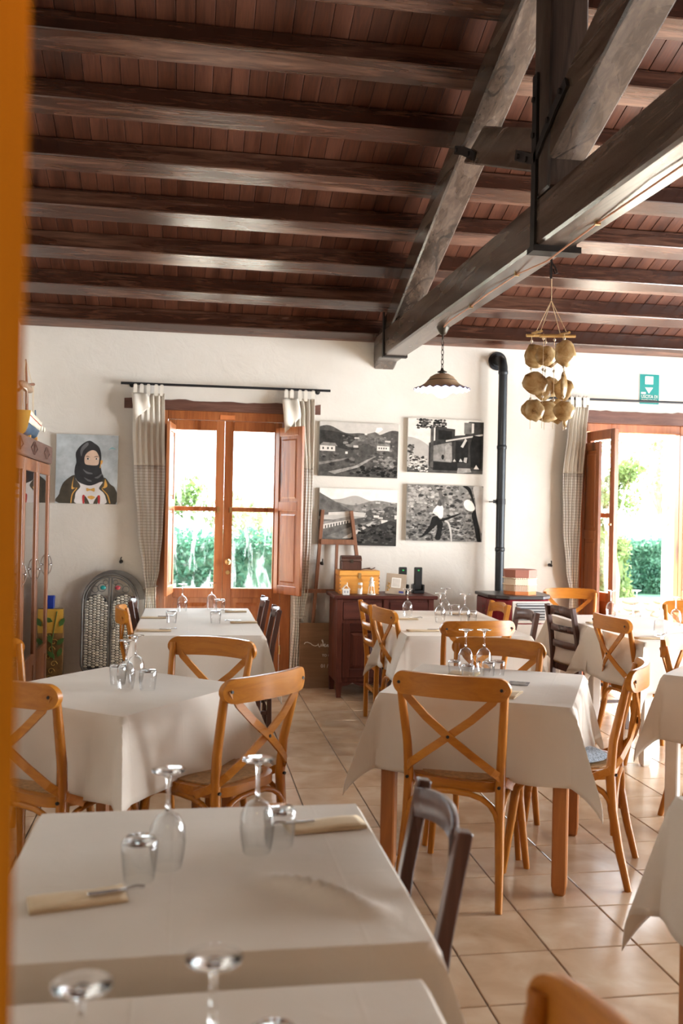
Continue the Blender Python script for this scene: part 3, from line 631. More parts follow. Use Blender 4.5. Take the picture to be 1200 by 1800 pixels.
def tree(label, x, y, h, r, mat, n, seed, leaf_=0.07, trunk=True):
    rs = random.Random(seed); t = thing('garden_tree', label, 'tree', (x, y, -0.06), 0, 'garden trees')
    m = MB(); m.tube([(0, 0, 0), (0.05, 0, h*0.3), (-0.03, 0.05, h*0.6), (0, 0, h*0.85)], 0.09, 8, scales=[1.2, 1, 0.7, 0.3]); m.build('trunk', 'bark', t, 60)
    m = MB(); cl = []
    for k in range(9):
        a = rs.uniform(0, 6.28); e = rs.uniform(0.2, 1); c = Vector((math.cos(a)*r*e, math.sin(a)*r*e, h*rs.uniform(0.45, 1))); cl.append((c, r*rs.uniform(0.3, 0.55)))
        m.tube([(0, 0, h*0.4), tuple((Vector((0, 0, h*0.5))+c)/2), tuple(c)], 0.03, 5, scales=[1, 0.7, 0.3])
    m.build('branches', 'bark', t)
    def fn(q):
        c, rad = q.choice(cl); d = Vector((q.gauss(0, 1), q.gauss(0, 1), q.gauss(0, 1))).normalized()*rad*q.random()**0.4; return c+d
    leaves('foliage', mat, t, n, fn, leaf_, rs)
tree('olive-green tree low in the left pane of the closed garden door', -0.9, 16.6, 2.2, 0.9, 'leaf_tree', 3500, 11)
tree('bushy tree behind the hedge in the closed garden door', 1.2, 17.2, 1.9, 0.9, 'leaf_pale', 2500, 12)
tree('tree at the right edge of the closed garden door panes', 2.75, 16.6, 3.6, 0.8, 'leaf_tree', 2200, 13)
tree('yellow-green tree just outside the left side of the open door', 6.2, 13.0, 2.3, 0.5, 'leaf_tree', 2600, 14, 0.05)
tree('pale sunlit tree behind the hedge beyond the open door', 11.5, 21.5, 4.2, 1.6, 'leaf_pale', 1800, 15, 0.09)
# low dry-stone wall of separate stones
sw = thing('stone_garden_wall', 'low dry-stone wall edging the lawn beyond the open door', 'stone wall', (8.2, 13.6, -0.05))
MB().box(-1.7, 1.7, 0.04, 0.3, 0, 0.3).build('core', 'mortar', sw)
rs = random.Random(5); z = 0.0
for row, hh in enumerate((0.12, 0.11, 0.1)):
    x = -1.7
    while x < 1.65:
        wd = rs.uniform(0.15, 0.38); m = MB(); m.sph((x+wd/2, 0.05, z+hh/2), 1, 8, 5, (wd*0.52, rs.uniform(0.07, 0.12), hh*0.55)); m.build('stone', 'stone_light' if rs.random() < 0.75 else 'stone_red', sw, 60); x += wd
    z += hh
# stone porch pillar
pq = on_y(1172, 900, 9.7)
sp = thing('stone_pillar', 'sunlit rubble-stone porch pillar outside the open door', 'pillar', (pq.x+0.15, 9.75, -0.03))
MB().box(-0.11, 0.15, -0.13, 0.13, 0, 3.3).build('core', 'mortar', sp)
z = 0.05
while z < 3.2:
    hh = rs.uniform(0.08, 0.2)
    for sx in (-0.06, 0.09):
        m = MB(); m.sph((sx+rs.uniform(-.01, .01), -0.12, z+hh/2), 1, 8, 5, (0.075, 0.045, hh*0.46)); m.build('stone', rs.choice(('stone_red', 'stone_light', 'stone_light')), sp, 60)
    m = MB(); m.sph((-0.11, rs.uniform(-.05, .05), z+hh/2), 1, 8, 5, (0.03, 0.1, hh*0.46)); m.build('stone', rs.choice(('stone_red', 'stone_light')), sp, 60)
    z += hh

# ================================================================== TABLES, CLOTHS
def table(cx, cy, rot, hx, hy, label, legmat='table_leg_wood', top=0.752, group='dining tables', rnd_foot=True):
    t = thing('dining_table', label, 'table', (cx, cy, 0), rot, group)
    MB().box(-hx, hx, -hy, hy, top-0.025, top).build('table_top', legmat, t, bevel=0.004)
    q = 0.045
    MB().box(-hx+q, hx-q, -hy+q, -hy+q+0.02, top-0.11, top-0.025).build('apron', legmat, t); MB().box(-hx+q, hx-q, hy-q-0.02, hy-q, top-0.11, top-0.025).build('apron', legmat, t)
    MB().box(-hx+q, -hx+q+0.02, -hy+q+.02, hy-q-.02, top-0.11, top-0.025).build('apron', legmat, t); MB().box(hx-q-0.02, hx-q, -hy+q+.02, hy-q-.02, top-0.11, top-0.025).build('apron', legmat, t)
    lw = 0.03
    for sx in (-1, 1):
        for sy in (-1, 1):
            x = sx*(hx-0.04); y = sy*(hy-0.04)
            m = MB(); m.sweep([(x, y, 0), (x, y, 0.012), (x, y, 0.04), (x, y, top-0.025)], [(-lw, -lw*0.8), (-lw*0.8, -lw), (lw*0.8, -lw), (lw, -lw*0.8), (lw, lw*0.8), (lw*0.8, lw), (-lw*0.8, lw), (-lw, lw*0.8)], scales=[0.6, 0.85, 1, 1])
            m.build('leg', legmat, t)
    return t
def cloth(cx, cy, rot, hx, hy, label, drop=0.31, top=0.752, seed=0, flare=0.42, skew=-0.27, group='linen tablecloths', push=None, dropx=None, dropy=None, folds=True):
    """draped cloth: flat over the top, sides hanging, a pointed fold at each corner"""
    r_ = random.Random(seed); ph = [r_.uniform(0, 6.28) for _ in range(12)]
    nI = 40; nO = 14; da = dropx or drop; db = dropy or drop
    def axis(h, d): return [-h-d*(1-k/nO) for k in range(nO)]+[-h+2*h*k/nI for k in range(nI+1)]+[h+d*(k+1)/nO for k in range(nO)]
    xs = axis(hx, da); ys = axis(hy, db); ez = 0.006; rad = 0.012
    tilt = [r_.uniform(-0.3, 0.3) for _ in range(4)]; f0 = [math.pi/4+skew*r_.uniform(.75, 1.15) for _ in range(4)]
    def P(sx, ty):
        ax = max(abs(sx)-hx, 0); ay = max(abs(ty)-hy, 0); gx = math.copysign(1, sx); gy = math.copysign(1, ty)
        x = max(-hx, min(hx, sx)); y = max(-hy, min(hy, ty)); z = top+ez+0.0012*math.sin(sx*9+ph[0])*math.sin(ty*8+ph[1])
        if ax == 0 and ay == 0: return (x, y, z)
        ro = lambda a: rad*min(1, a/0.02)
        if ay == 0 or ax == 0:
            a = ax+ay; s_ = ty if ay == 0 else sx; hh = hy if ay == 0 else hx; k = 0 if ay == 0 else 3
            wv = math.sin(s_*11+ph[2+k]+(gx if ay == 0 else gy)*1.3)*0.6+math.sin(s_*23+ph[3+k])*0.25
            edge = 1-0.6*(abs(s_)/hh)**4
            out = ro(a)+a*0.10+a*a*0.35*wv*edge+0.02*a
            if ay == 0: return (gx*(hx+out), y, z-a*0.985)
            return (x, gy*(hy+out), z-a*0.985)
        r2 = math.hypot(ax, ay); fi = math.atan2(ay, ax); ci = (0 if gx > 0 else 1)+(0 if gy > 0 else 2); fc = f0[ci]; q = 1-(fc-fi)/fc if fi < fc else 1-(fi-fc)/(math.pi/2-fc)
        q = 0.5-0.5*math.cos(math.pi*min(1, q)**0.9); be = flare*q; out = r2*math.sin(be)+ro(r2)*0.7; sw = r2*0.35*tilt[ci]*q
        ex = (1-q)*(ro(ax)+ax*0.12) if fi < fc else 0; ey = (1-q)*(ro(ay)+ay*0.12) if fi > fc else 0
        dx = gx*(out*0.7071+ex)-gy*0.7071*sw*gx*gy; dy = gy*(out*0.7071+ey)+gx*0.7071*sw*gx*gy
        return (gx*hx+dx, gy*hy+dy, z-r2*math.cos(be*0.9)*0.985)
    vs = [P(a, b) for b in ys for a in xs]; n = len(xs); fs = [(j*n+i, j*n+i+1, (j+1)*n+i+1, (j+1)*n+i) for j in range(len(ys)-1) for i in range(n-1)]
    if push: vs = [push(p) for p in vs]
    m = MB(); m._add(vs, fs); o = m.build('tablecloth', 'linen', None, 50, solid=0.0025)
    o.location = (cx, cy, 0); o.rotation_euler = (0, 0, rot); return tag(o, label, 'tablecloth', group)
TABLES = {
 'T0': (0.0, 1.08, 0.0, 0.385, 0.385), 'T1': (0.05, 1.985, 0.0, 0.39, 0.39), 'T2': (1.345, 4.035, R(-27), 0.395, 0.41),
 'T3': (-0.297, 4.01, R(-38), 0.40, 0.39), 'T4': (0.078, 6.48, R(0.0), 0.39, 0.80),
 'T5b': (1.86, 6.75, R(-3), 0.385, 0.385), 'T5f': (1.755, 5.975, R(-2), 0.395, 0.385),
 'T6b': (3.16, 6.48, R(0), 0.39, 0.385), 'T6f': (3.13, 5.69, R(1), 0.39, 0.39), 'T7': (2.84, 4.22, R(-44), 0.39, 0.39), 'T8': (1.72, 1.965, R(0), 0.40, 0.385)}
desc = {
 'T0': ('nearest table at the bottom edge, under a blurred linen cloth', 'cream linen cloth on the nearest table at the bottom edge'),
 'T1': ('large foreground table at the lower left under a creased cloth', 'creased cream linen cloth on the large lower-left foreground table'),
 'T2': ('square table with orange-brown legs in the middle of the tiled floor', 'beige linen cloth with pointed corners on the middle table'),
 'T3': ('square table turned cornerwise at the left with crossed-back chairs', 'beige linen cloth on the cornerwise table at the left'),
 'T4': ('long table in front of the closed garden door', 'bright linen cloth on the long table before the closed garden door'),
 'T5b': ('table beside the dark sideboard, rear one of two pushed together', 'linen cloth with a drooping corner beside the dark sideboard'),
 'T5f': ('table in front of the sideboard table, front one of two pushed together', 'linen cloth on the front half of the table before the sideboard'),
 'T6b': ('white-legged table nearest the open garden door', 'linen cloth on the table nearest the open garden door'),
 'T6f': ('white-legged table in front of the one by the open garden door', 'linen cloth on the front white-legged table near the open door'),
 'T7': ('table cut by the right edge halfway into the room', 'linen cloth corner hanging at the right edge halfway into the room'),
 'T8': ('table cut by the lower right edge of the picture', 'linen cloth hanging at the lower right edge of the picture')}
def ridge(p):       # one raised wrinkle across the foreground cloth
    x, y, z = p
    if z < .74: return p
    a, b = Vector((.10, -.06)), Vector((.345, -.30)); d = (b-a); L = d.length; d.normalize(); q = Vector((x, y))-a; t = q.dot(d)/L; s = abs(q.x*d.y-q.y*d.x)
    return (x, y, z+.036*max(0, 1-s/.04)**1.2*max(0, math.sin(math.pi*min(1, max(0, t)))))
for k, (cx, cy, ro, hx, hy) in TABLES.items():
    table(cx, cy, ro, hx, hy, desc[k][0], 'white_paint' if k in ('T6b', 'T6f', 'T7') else ('dark_wood' if k in ('T4', 'T5b', 'T5f') else 'table_leg_wood'))
    kw = dict(T5b=dict(dropy=0.02), T5f=dict(dropy=0.30), T6b=dict(drop=0.31), T0=dict(drop=0.30), T1=dict(drop=0.24, dropx=0.29, push=ridge), T8=dict(drop=0.33, flare=0.3), T4=dict(drop=0.30)).get(k, {})
    if k == 'T5f' or k == 'T6f': kw['top'] = 0.756
    cloth(cx, cy, ro, hx, hy, desc[k][1], seed=sum(map(ord, k))*7, **kw)

# ================================================================== CHAIRS
def cross_chair(mat='honey_wood', matv='honey_wood_vertical', seat='rush'):
    t = thing('crossback_chair', '', 'chair')
    for s in (-1, 1):
        m = MB(); m.tube([(s*.205, -.275, 0), (s*.197, -.235, .16), (s*.188, -.205, .32), (s*.186, -.195, .46), (s*.192, -.205, .60), (s*.203, -.235, .74), (s*.212, -.262, .865)], 0.0185, 8, up=(0, 1, 0), scales=[.8, .95, 1.05, 1.1, 1, .95, .85]); m.build('leg', matv, t, 60)
    for s in (-1, 1):
        m = MB(); m.tube([(s*.215, .235, 0), (s*.200, .215, .16), (s*.185, .195, .32), (s*.178, .185, .445)], 0.018, 8, up=(0, 1, 0), scales=[.8, .95, 1.1, 1.15]); m.build('leg', matv, t, 60)
    def outline(k, n=28):
        out = []
        for i in range(n):
            a = 2*math.pi*i/n; c, s_ = math.cos(a), math.sin(a); e = 0.55
            x = math.copysign(abs(c)**e, c); y = math.copysign(abs(s_)**e, s_); out.append((x*(0.207+0.017*y)*k, (y*0.213)*k+0.0))
        return out
    m = MB(); o1 = outline(1.0); o2 = outline(0.80); n = len(o1)
    vs = [(x, y, .43) for x, y in o1]+[(x, y, .468) for x, y in o1]+[(x, y, .468) for x, y in o2]+[(x, y, .43) for x, y in o2]
    fs = []
    for i in range(n):
        j = (i+1) % n; fs += [(i, j, n+j, n+i), (n+i, n+j, 2*n+j, 2*n+i), (2*n+i, 2*n+j, 3*n+j, 3*n+i), (3*n+i, 3*n+j, j, i)]
    m._add(vs, fs); m.build('seat_frame', mat, t, 40)
    m = MB(); m.prism(outline(0.84), lambda a, b: (a, b, .445), lambda a, b: (a, b, .4735)); m.build('seat', seat, t)
    m = MB()
    def rail(u, v):
        x = (u*2-1)*.236; e = abs(x)/.236; hgt = .046*(math.sqrt(max(0, 1-((e-.80)/.2)**2)) if e > .80 else 1.0)
        y = -.262-.058*(1-e*e); return x, y, hgt
    N = 30; vs = []; fs = []
    for i in range(N+1):
        w_ = i/N*2-1; w_ = math.copysign(1-(1-abs(w_))**1.9, w_); x, y, hg = rail(w_/2+.5, 0); zc = .848+.006*(1-(x/.236)**2); th_ = .0115
        hg = max(hg, .006)
        vs += [(x, y-th_, zc-hg), (x, y-th_, zc+hg*.97), (x, y-th_*.3, zc+hg), (x, y+th_, zc+hg*.97), (x, y+th_, zc-hg)]
    for i in range(N):
        for k in range(5): fs.append((i*5+k, i*5+(k+1) % 5, i*5+5+(k+1) % 5, i*5+5+k))
    fs += [(0, 1, 2, 3, 4), tuple(N*5+k for k in (4, 3, 2, 1, 0))]
    m._add(vs, fs); m.build('top_rail', mat, t, 35)
    for s in (-1, 1):
        m = MB(); y_ = .004*s
        m.strap([(s*.205, -.284, .858), (s*.17, -.285+y_, .80), (s*.09, -.291+y_, .725), (0, -.287+y_*1.6, .655), (-s*.09, -.267+y_, .585), (-s*.165, -.238+y_, .525), (-s*.205, -.19, .478), (-s*.218, -.12, .445)], .009, .031, (0, 0, 1)); m.build('cross_slat', mat, t)
    def hoop(p0, p1, mid):
        p0 = Vector(p0); p1 = Vector(p1); c = (p0+p1)/2; pts = []
        for k in range(13):
            a = math.pi*k/12; w_ = -math.cos(a); w_ = math.copysign(abs(w_)**.7, w_); z = .215+(.425-.215)*math.sin(a)**.55
            q = c+(p1-p0)/2*w_; pts.append((q.x, q.y, z))
        return MB().tube(pts, .0115, 7, up=(0.3, 0.5, 0.1))
    for a, b in (((-.19, -.215, 0), (.19, -.215, 0)), ((-.188, .20, 0), (.188, .20, 0)), ((-.195, -.21, 0), (-.193, .2, 0)), ((.195, -.21, 0), (.193, .2, 0))):
        hoop(a, b, 0).build('brace', mat, t, 60)
    for (x, y, z) in ((-.205, -.284, .85), (.205, -.284, .85), (0, -.292, .655), (-.186, -.214, .46), (.186, -.214, .46)):
        m = MB(); m.cyl((x, y-.008, z), (x, y+.004, z), .0065, 8); m.build('bolt', 'iron', t)
    return t
def ladder_chair(mat, matv, seat='rush', hgt=.87, slats=3):
    t = thing('ladder_chair', '', 'chair')
    for s in (-1, 1):
        m = MB(); m.sweep([(s*.185, -.20, 0), (s*.185, -.195, .45), (s*.185, -.215, .65), (s*.185, -.255, hgt)], [(-.017, -.016), (.017, -.016), (.017, .016), (-.017, .016)], up=(0, 1, 0)); m.build('leg', matv, t, bevel=.003)
        m = MB(); m.sweep([(s*.195, .19, 0), (s*.19, .185, .45)], [(-.017, -.017), (.017, -.017), (.017, .017), (-.017, .017)], up=(0, 1, 0)); m.build('leg', matv, t, bevel=.003)
    MB().box(-.205, .205, -.20, .205, .435, .462).build('seat', seat, t, bevel=.008)
    for k in range(slats):
        z = hgt-.05-k*(hgt-.52)/slats; y0 = -.235 if k == 0 else (-.222 if k == 1 else -.208); hh = .034 if k == 0 else .024
        def sl(u, v): x = (u*2-1)*.172; return (x, y0-.035*(1-(x/.172)**2), z+(v*2-1)*hh+.018*(1-(x/.172)**2)*(1 if k == 0 else 0.2))
        m = MB(); m.grid(sl, 10, 2); m.build('top_rail' if k == 0 else 'slat', mat, t, 60, solid=.016)
    for s in (-1, 1):
        MB().bar((s*.19, -.185, .2), (s*.195, .175, .2), .018, .022).build('stretcher', mat, t)
    MB().bar((-.185, .187, .26), (.185, .187, .26), .018, .022).build('stretcher', mat, t); MB().bar((-.178, -.196, .24), (.178, -.196, .24), .018, .022).build('stretcher', mat, t)
    MB().box(-.175, .175, .17, .19, .39, .436).build('seat_rail', mat, t); MB().box(-.17, .17, -.2, -.18, .39, .436).build('seat_rail', mat, t)
    return t
cc = cross_chair()
def put(proto, x, y, face, label, group, first=[]):
    """face: unit-ish direction the sitter looks"""
    o = proto if id(proto) not in first else copy_tree(proto); first.append(id(proto))
    o.location = (x, y, 0); o.rotation_euler = (0, 0, math.atan2(-face[0], face[1])); o['label'] = label; o['group'] = group; return o
G = 'golden crossed-back chairs'
for x, y, f, l in (
 (1.157, 3.737, (.52, .855), 'golden crossed-back chair at the front of the middle table, back to the camera'),
 (1.40, 4.235, (-.52, -.855), 'golden crossed-back chair on the far side of the middle table, behind wine glasses'),
 (1.655, 3.855, (-.86, .51), 'golden crossed-back chair at the right of the middle table with checked cushion'),
 (.115, 3.77, (-.70, .72), 'golden crossed-back chair right of the cornerwise left table, nearest the aisle'),
 (-.455, 3.715, (.61, .79), 'golden crossed-back chair in front of the cornerwise table at the left edge'),
 (-.01, 4.30, (-.5, -.866), 'golden crossed-back chair between the cornerwise table and the long table'),
 (-.70, 4.26, (.79, -.61), 'golden crossed-back chair half hidden at the left beside the glass cabinet'),
 (-.115, 6.05, (1, .08), 'golden crossed-back chair at the left side of the long table by the closed door'),
 (1.67, 5.56, (-.1, 1), 'golden crossed-back chair in front of the sideboard table, between two tables'),
 (1.56, 6.07, (1, .1), 'golden crossed-back chair seen edge-on at the left of the sideboard table'),
 (2.93, 5.58, (1, .05), 'golden crossed-back chair seen from behind at the left of the white-legged table'),
 (3.22, 7.42, (-.25, -.97), 'bright golden crossed-back chair by the stove in front of the open door'),
 (3.66, 6.28, (-.47, -.88), 'golden crossed-back chair cut by the right edge, beyond the white-legged tables'),
 (2.745, 4.38, (.69, -.72), 'golden crossed-back chair cut by the right edge, pushed to the halfway table'),
 (.21, 1.01, (-1, .06), 'blurred golden chair top at the bottom edge of the picture')):
    c_ = put(cc, x, y, f, l, G)
    if 'cushion' in l:
        cu = MB(); cu.sph((0, 0.0, .486), 1, 16, 6, (.17, .17, .02)); q = cu.build('seat_cushion', 'cushion_check', None, 60); q.location = (x, y, 0); q.rotation_euler = c_.rotation_euler
        tag(q, 'blue-grey checked seat cushion on the chair right of the middle table', 'cushion')
ld = ladder_chair('dark_wood', 'dark_wood'); ll = ladder_chair('honey_wood', 'honey_wood_vertical'); lb = ladder_chair('dark_wood', 'dark_wood', slats=1); lb.name = 'bow_back_chair'; lo = ladder_chair('honey_wood', 'honey_wood_vertical', slats=1); lo.name = 'bow_back_chair'
GD = 'dark brown chairs'; GL = 'orange straight-legged chairs'
put(lb, .315, 2.02, (-1, .03), 'dark brown chair with curved top rail at the right of the foreground table', GD)
put(lb, -.135, 6.85, (1, .0), 'dark chair at the far left of the long table, by the wicker screen', GD)
put(lb, .325, 6.98, (-1, .0), 'dark chair at the far right of the long table, farther of two', GD)
put(lb, .345, 6.28, (-1, .0), 'dark chair at the right of the long table, nearer of two', GD)
put(lb, 2.06, 6.13, (-1, .0), 'dark chair right of the sideboard table, in front of the stove', GD)
put(ld, 2.93, 6.47, (1, .12), 'dark ladder-back chair standing left of the white-legged tables', GD)
put(ll, 1.53, 6.66, (1, .0), 'orange ladder-back chair at the left of the sideboard table', GL)
put(lo, 2.05, 6.67, (-1, .0), 'orange chair with curved top rail at the far right of the sideboard table', GL)

# ================================================================== CURTAINS
def rod(name, label, x0, x1, z, lbr):
    t = thing(name, label, 'curtain rod', (x0, D-0.1, z), 0, 'curtain rods')
    m = MB(); m.cyl((0, 0, 0), (x1-x0, 0, 0.004), 0.011, 10); m.build('pole', 'black_metal', t, 60)
    for x in lbr:
        m = MB(); m.cyl((x-x0, 0, 0), (x-x0, 0.1, 0), 0.007, 8); m.cyl((x-x0, 0.088, 0), (x-x0, 0.1, 0), 0.022, 10); m.build('bracket', 'black_metal', t)
rod('curtain_rod', 'thin black curtain rod above the closed garden door', -0.585, 1.20, 2.577, (-0.50, 1.10))
rod('curtain_rod', 'thin black curtain rod above the open garden door', 3.17, 4.9, 2.60, (3.3, 4.8))
def curtain(label, Y, prof, seam, zb, tie, flap=None, seed=1):
    """prof: list of (z, xl, xr); upper part plain, lower part checked; gathered pleats"""
    zt = prof[0][0]
    t = thing('curtain', label, 'curtain', ((prof[0][1]+prof[0][2])/2, Y, zb), 0, 'tied-back curtains'); ox = (prof[0][1]+prof[0][2])/2
    def lim(z):
        for (za, la, ra), (zb_, lb, rb_) in zip(prof, prof[1:]):
            if za >= z >= zb_:
                k = (za-z)/(za-zb_); k = k*k*(3-2*k); return la+(lb-la)*k, ra+(rb_-ra)*k
        return prof[-1][1:]
    def pt(u, z):
        l, r_ = lim(z); wd = r_-l; amp = 0.022+0.01*math.sin(z*2+seed)
        a = u*math.pi*2*5.5+seed+0.5*math.sin(z*3+seed)
        return (l+wd*u+0.006*math.sin(a*2)-ox, amp*math.sin(a)+0.012*math.sin(u*7+z*4), z-zb)
    def part(name, za, zb_, mat, n):
        m = MB(); m.grid(lambda u, v: pt(u, za+(zb_-za)*v), 66, n); o = m.build(name, mat, t, 180, solid=0.003, recalc=False)
        uvl = o.data.uv_layers.new(); 
        for lp in o.data.loops:
            i = lp.vertex_index % 67; j = lp.vertex_index//67; uvl.data[lp.index].uv = (i/66*1.0, (zb_-za)*(j/n)*-1)
        return o
    part('upper_cloth', zt-0.055, seam, 'curtain_plain', 24); part('lower_cloth', seam, zb, 'curtain_check', 36)
    for k in range(5):
        u = 0.06+0.22*k; x, y, z = pt(u, zt-0.056)
        m = MB(); m.strap([(x, -0.022, z-0.02), (x, -0.016, zt-zb+0.012), (x, 0, zt-zb+0.022), (x, 0.016, zt-zb+0.012), (x, 0.022, z-0.02)], 0.03, 0.004, (0, 1, 0)); m.build('tab', 'curtain_plain', t)
    if flap:
        x0, x1, dz = flap
        m = MB(); m.grid(lambda u, v: (x0+(x1-x0)*u-ox+0.03*v, -0.035-0.03*math.sin(v*3.1)-0.01*math.sin(u*9), zt-zb-0.06-dz*v*(1-0.5*u)), 8, 10); m.build('loose_fold', 'curtain_plain', t, 180, solid=0.003, recalc=False)
    l, r_ = lim(tie); c = (l+r_)/2-ox; w_ = (r_-l)/2+0.012
    m = MB(); m.strap([(c+w_*math.cos(a), 0.05*math.sin(a), tie-zb+0.01*math.cos(a)) for a in [k*math.pi/8 for k in range(17)]], 0.028, 0.005, (0, 0, 1)); m.build('tieback', 'curtain_check', t)
    return t
def pr_(Y, rows): return [(on_y(xl, y, Y).z, on_y(xl, y, Y).x, on_y(xr, y, Y).x) for y, xl, xr in rows]
Yc = D-0.1
pa = pr_(Yc, [(679, 234, 289), (760, 233, 289), (830, 235, 289), (930, 241, 285), (1000, 250, 279), (1032, 256, 272)]); pa.append((0.12, pa[-1][1]-0.05, pa[-1][2]+0.06))
curtain('cream curtain with checked lower half, left of the closed garden door', Yc, pa, on_y(260, 818, Yc).z, 0.12, pa[-2][0], (pa[0][1]-0.01, pa[0][1]+0.12, 0.22), 1)
pa = pr_(Yc, [(689, 497, 553), (730, 505, 553), (830, 519, 551), (940, 519, 546), (1040, 516, 540), (1085, 517, 533)]); pa.append((0.065, pa[-1][1]-0.03, pa[-1][2]+0.02))
curtain('cream curtain with checked lower half, between the closed door and the photographs', Yc, pa, on_y(535, 824, Yc).z, 0.065, pa[-2][0], (pa[0][1]-0.01, pa[0][1]+0.13, 0.3), 2.4)
pa = pr_(Yc, [(701, 1004, 1034), (760, 996, 1030), (832, 988, 1025), (930, 989, 1019), (1000, 994, 1014), (1045, 1001, 1012)]); pa.append((0.1, pa[-1][1]-0.03, pa[-1][2]+0.05))
curtain('cream curtain with checked lower half, beside the open garden door', Yc, pa, on_y(1000, 832, Yc).z, 0.1, pa[-2][0], None, 4.1)
for (x, y), l in (((213, 987), 'small iron curtain hook on the wall above the wicker screen'), ((565, 990), 'small iron curtain hook on the wall behind the easel'), ((965, 993), 'small iron curtain hook on the wall above the hat box')):
    q = on_y(x, y, D); t = thing('wall_hook', l, 'hook', (q.x, D, q.z), 0, 'iron curtain hooks')
    m = MB(); m.tube([(0, 0, 0), (0, -0.03, 0), (0, -0.05, 0.012), (0.0, -0.05, 0.03), (0.004, -0.035, 0.038)], 0.005, 6, up=(1, 0, 0)); m.build('hook', 'hook_iron', t, 60)
    m = MB(); m.cyl((0, -0.006, 0), (0, 0, 0), 0.016, 10); m.sph((0, -0.05, -0.004), 0.012, 8, 5); m.build('rosette', 'hook_iron', t)

# ================================================================== PICTURES ON THE WALL
PRINTS = ['print_%d' % k for k in range(11)]
def canvas(name, label, cat, x0, x1, z0, z1, polys, mats, tilt=0.0, group=None, edge='canvas_edge'):
    t = thing(name, label, cat, ((x0+x1)/2, D-0.004, z0), 0, group); w = x1-x0; h = z1-z0; t.rotation_euler = (0, R(tilt), 0)
    MB().box(-w/2, w/2, -0.032, 0, 0, h).build('canvas', [edge], t, bevel=0.002)
    m = MB(); n = len(polys)
    for k, (mi, pts) in enumerate(polys):
        m.cur = mats.index(mi) if isinstance(mi, str) else mi
        y = -0.0325-0.0015*(k+1)/n; b = len(m.v); m.v += [((px-0.5)*w, y, pz*h) for px, pz in pts]; m.f.append(tuple(range(b, b+len(pts)))); m.mi.append(m.cur)
    m.build('print', mats, t, recalc=False)
    return t
def sm(pts, n=4):      # Catmull-Rom rounding of a closed outline
    out = []; L = len(pts)
    for i in range(L):
        p0, p1, p2, p3 = (pts[(i+k-1) % L] for k in range(4))
        for k in range(n):
            t = k/n
            out.append(tuple(min(.9995, max(.0005, .5*((2*p1[c])+(p2[c]-p0[c])*t+(2*p0[c]-5*p1[c]+4*p2[c]-p3[c])*t*t+(3*p1[c]-p0[c]-3*p2[c]+p3[c])*t**3))) for c in (0, 1)))
    return out
def rect(a, b, c, d): return [(a, b), (c, b), (c, d), (a, d)]
def jag(x0, x1, base, f, n=24): return [(x0, base), (x1, base)]+[(x1+(x0-x1)*k/n, f(x1+(x0-x1)*k/n)) for k in range(n+1)]
rj = random.Random(21)
def blobs(n, mi, x0, x1, z0, z1, s):
    out = []
    for _ in range(n*3):
        cx, cz = rj.uniform(x0, x1), rj.uniform(z0, z1); q = s*rj.uniform(.15, .8); k = rj.randint(6, 9)
        out.append((mi if isinstance(mi, int) else rj.choice(mi), [(min(.999, max(.001, cx+q*rj.uniform(.6, 1)*math.cos(6.28*i/k))), min(.999, max(.001, cz+q*.8*rj.uniform(.6, 1)*math.sin(6.28*i/k)))) for i in range(k)]))
    return out
full = rect(0.0, 0.0, 1.0, 1.0)
# 1: mining village with chimney
A = [(8, full), (3, jag(0, 1, 0, lambda x: .86+.05*math.sin(x*7+1)+.03*math.sin(x*15)-.06*x)), (2, jag(0, .55, .3, lambda x: .84-.5*x*x)), (4, [(.35, .55), (.95, .5), (.85, .72), (.7, .84), (.5, .76)]),
     (3, jag(0, 1, 0, lambda x: .52+.03*math.sin(x*12)))]
A += blobs(24, [3, 5], .3, .95, .5, .75, .05)+blobs(30, [2, 3, 4], .0, 1, .05, .5, .07)
A += [(9, rect(.01, .46, .2, .56)), (5, [(.0, .56), (.05, .62), (.2, .61), (.23, .55)]), (2, rect(.04, .49, .06, .53)), (2, rect(.1, .49, .12, .53)), (2, rect(.15, .49, .17, .53)), (9, rect(.73, .5, .89, .59)), (5, [(.72, .59), (.74, .63), (.89, .62), (.9, .58)])]
A += [(2, rect(.75+.03*k, .53, .765+.03*k, .56)) for k in range(4)]+[(4, rect(.71, .6, .725, .82)), (10, [(.7, .84), (.72, .92), (.78, .93), (.8, .89), (.74, .83)]), (8, rect(.44, .7, .5, .73)), (8, rect(.43, .54, .49, .58)), (9, rect(.33, .42, .36, .46)), (8, rect(.83, .66, .9, .69)), (9, rect(.57, .78, .6, .81))]
A += [(6, [(.12, .08), (.45, .2), (.68, .38), (.73, .4), (.5, .18), (.2, .04)]), (5, [(.0, .2), (.3, .3), (.38, .36), (.3, .33), (.0, .25)]), (3, [(.5, .4), (.5, .58), (.58, .62), (.7, .57), (.72, .45), (.6, .38)])]
A += blobs(26, [1, 2], .5, 1, .03, .2, .06)+blobs(12, [6, 5], .7, .95, .2, .4, .05)
q0 = on_y(560.5, 741, D); q1 = on_y(696, 842, D); q2 = on_y(697, 746, D); q3 = on_y(559, 838, D)
GP = 'black and white photographs on canvas'
canvas('photo_canvas', 'black and white photo of a mining village with a chimney, upper left', 'photograph', 1.117, 1.826, 1.838, 2.318, A, PRINTS, 0.6, GP)
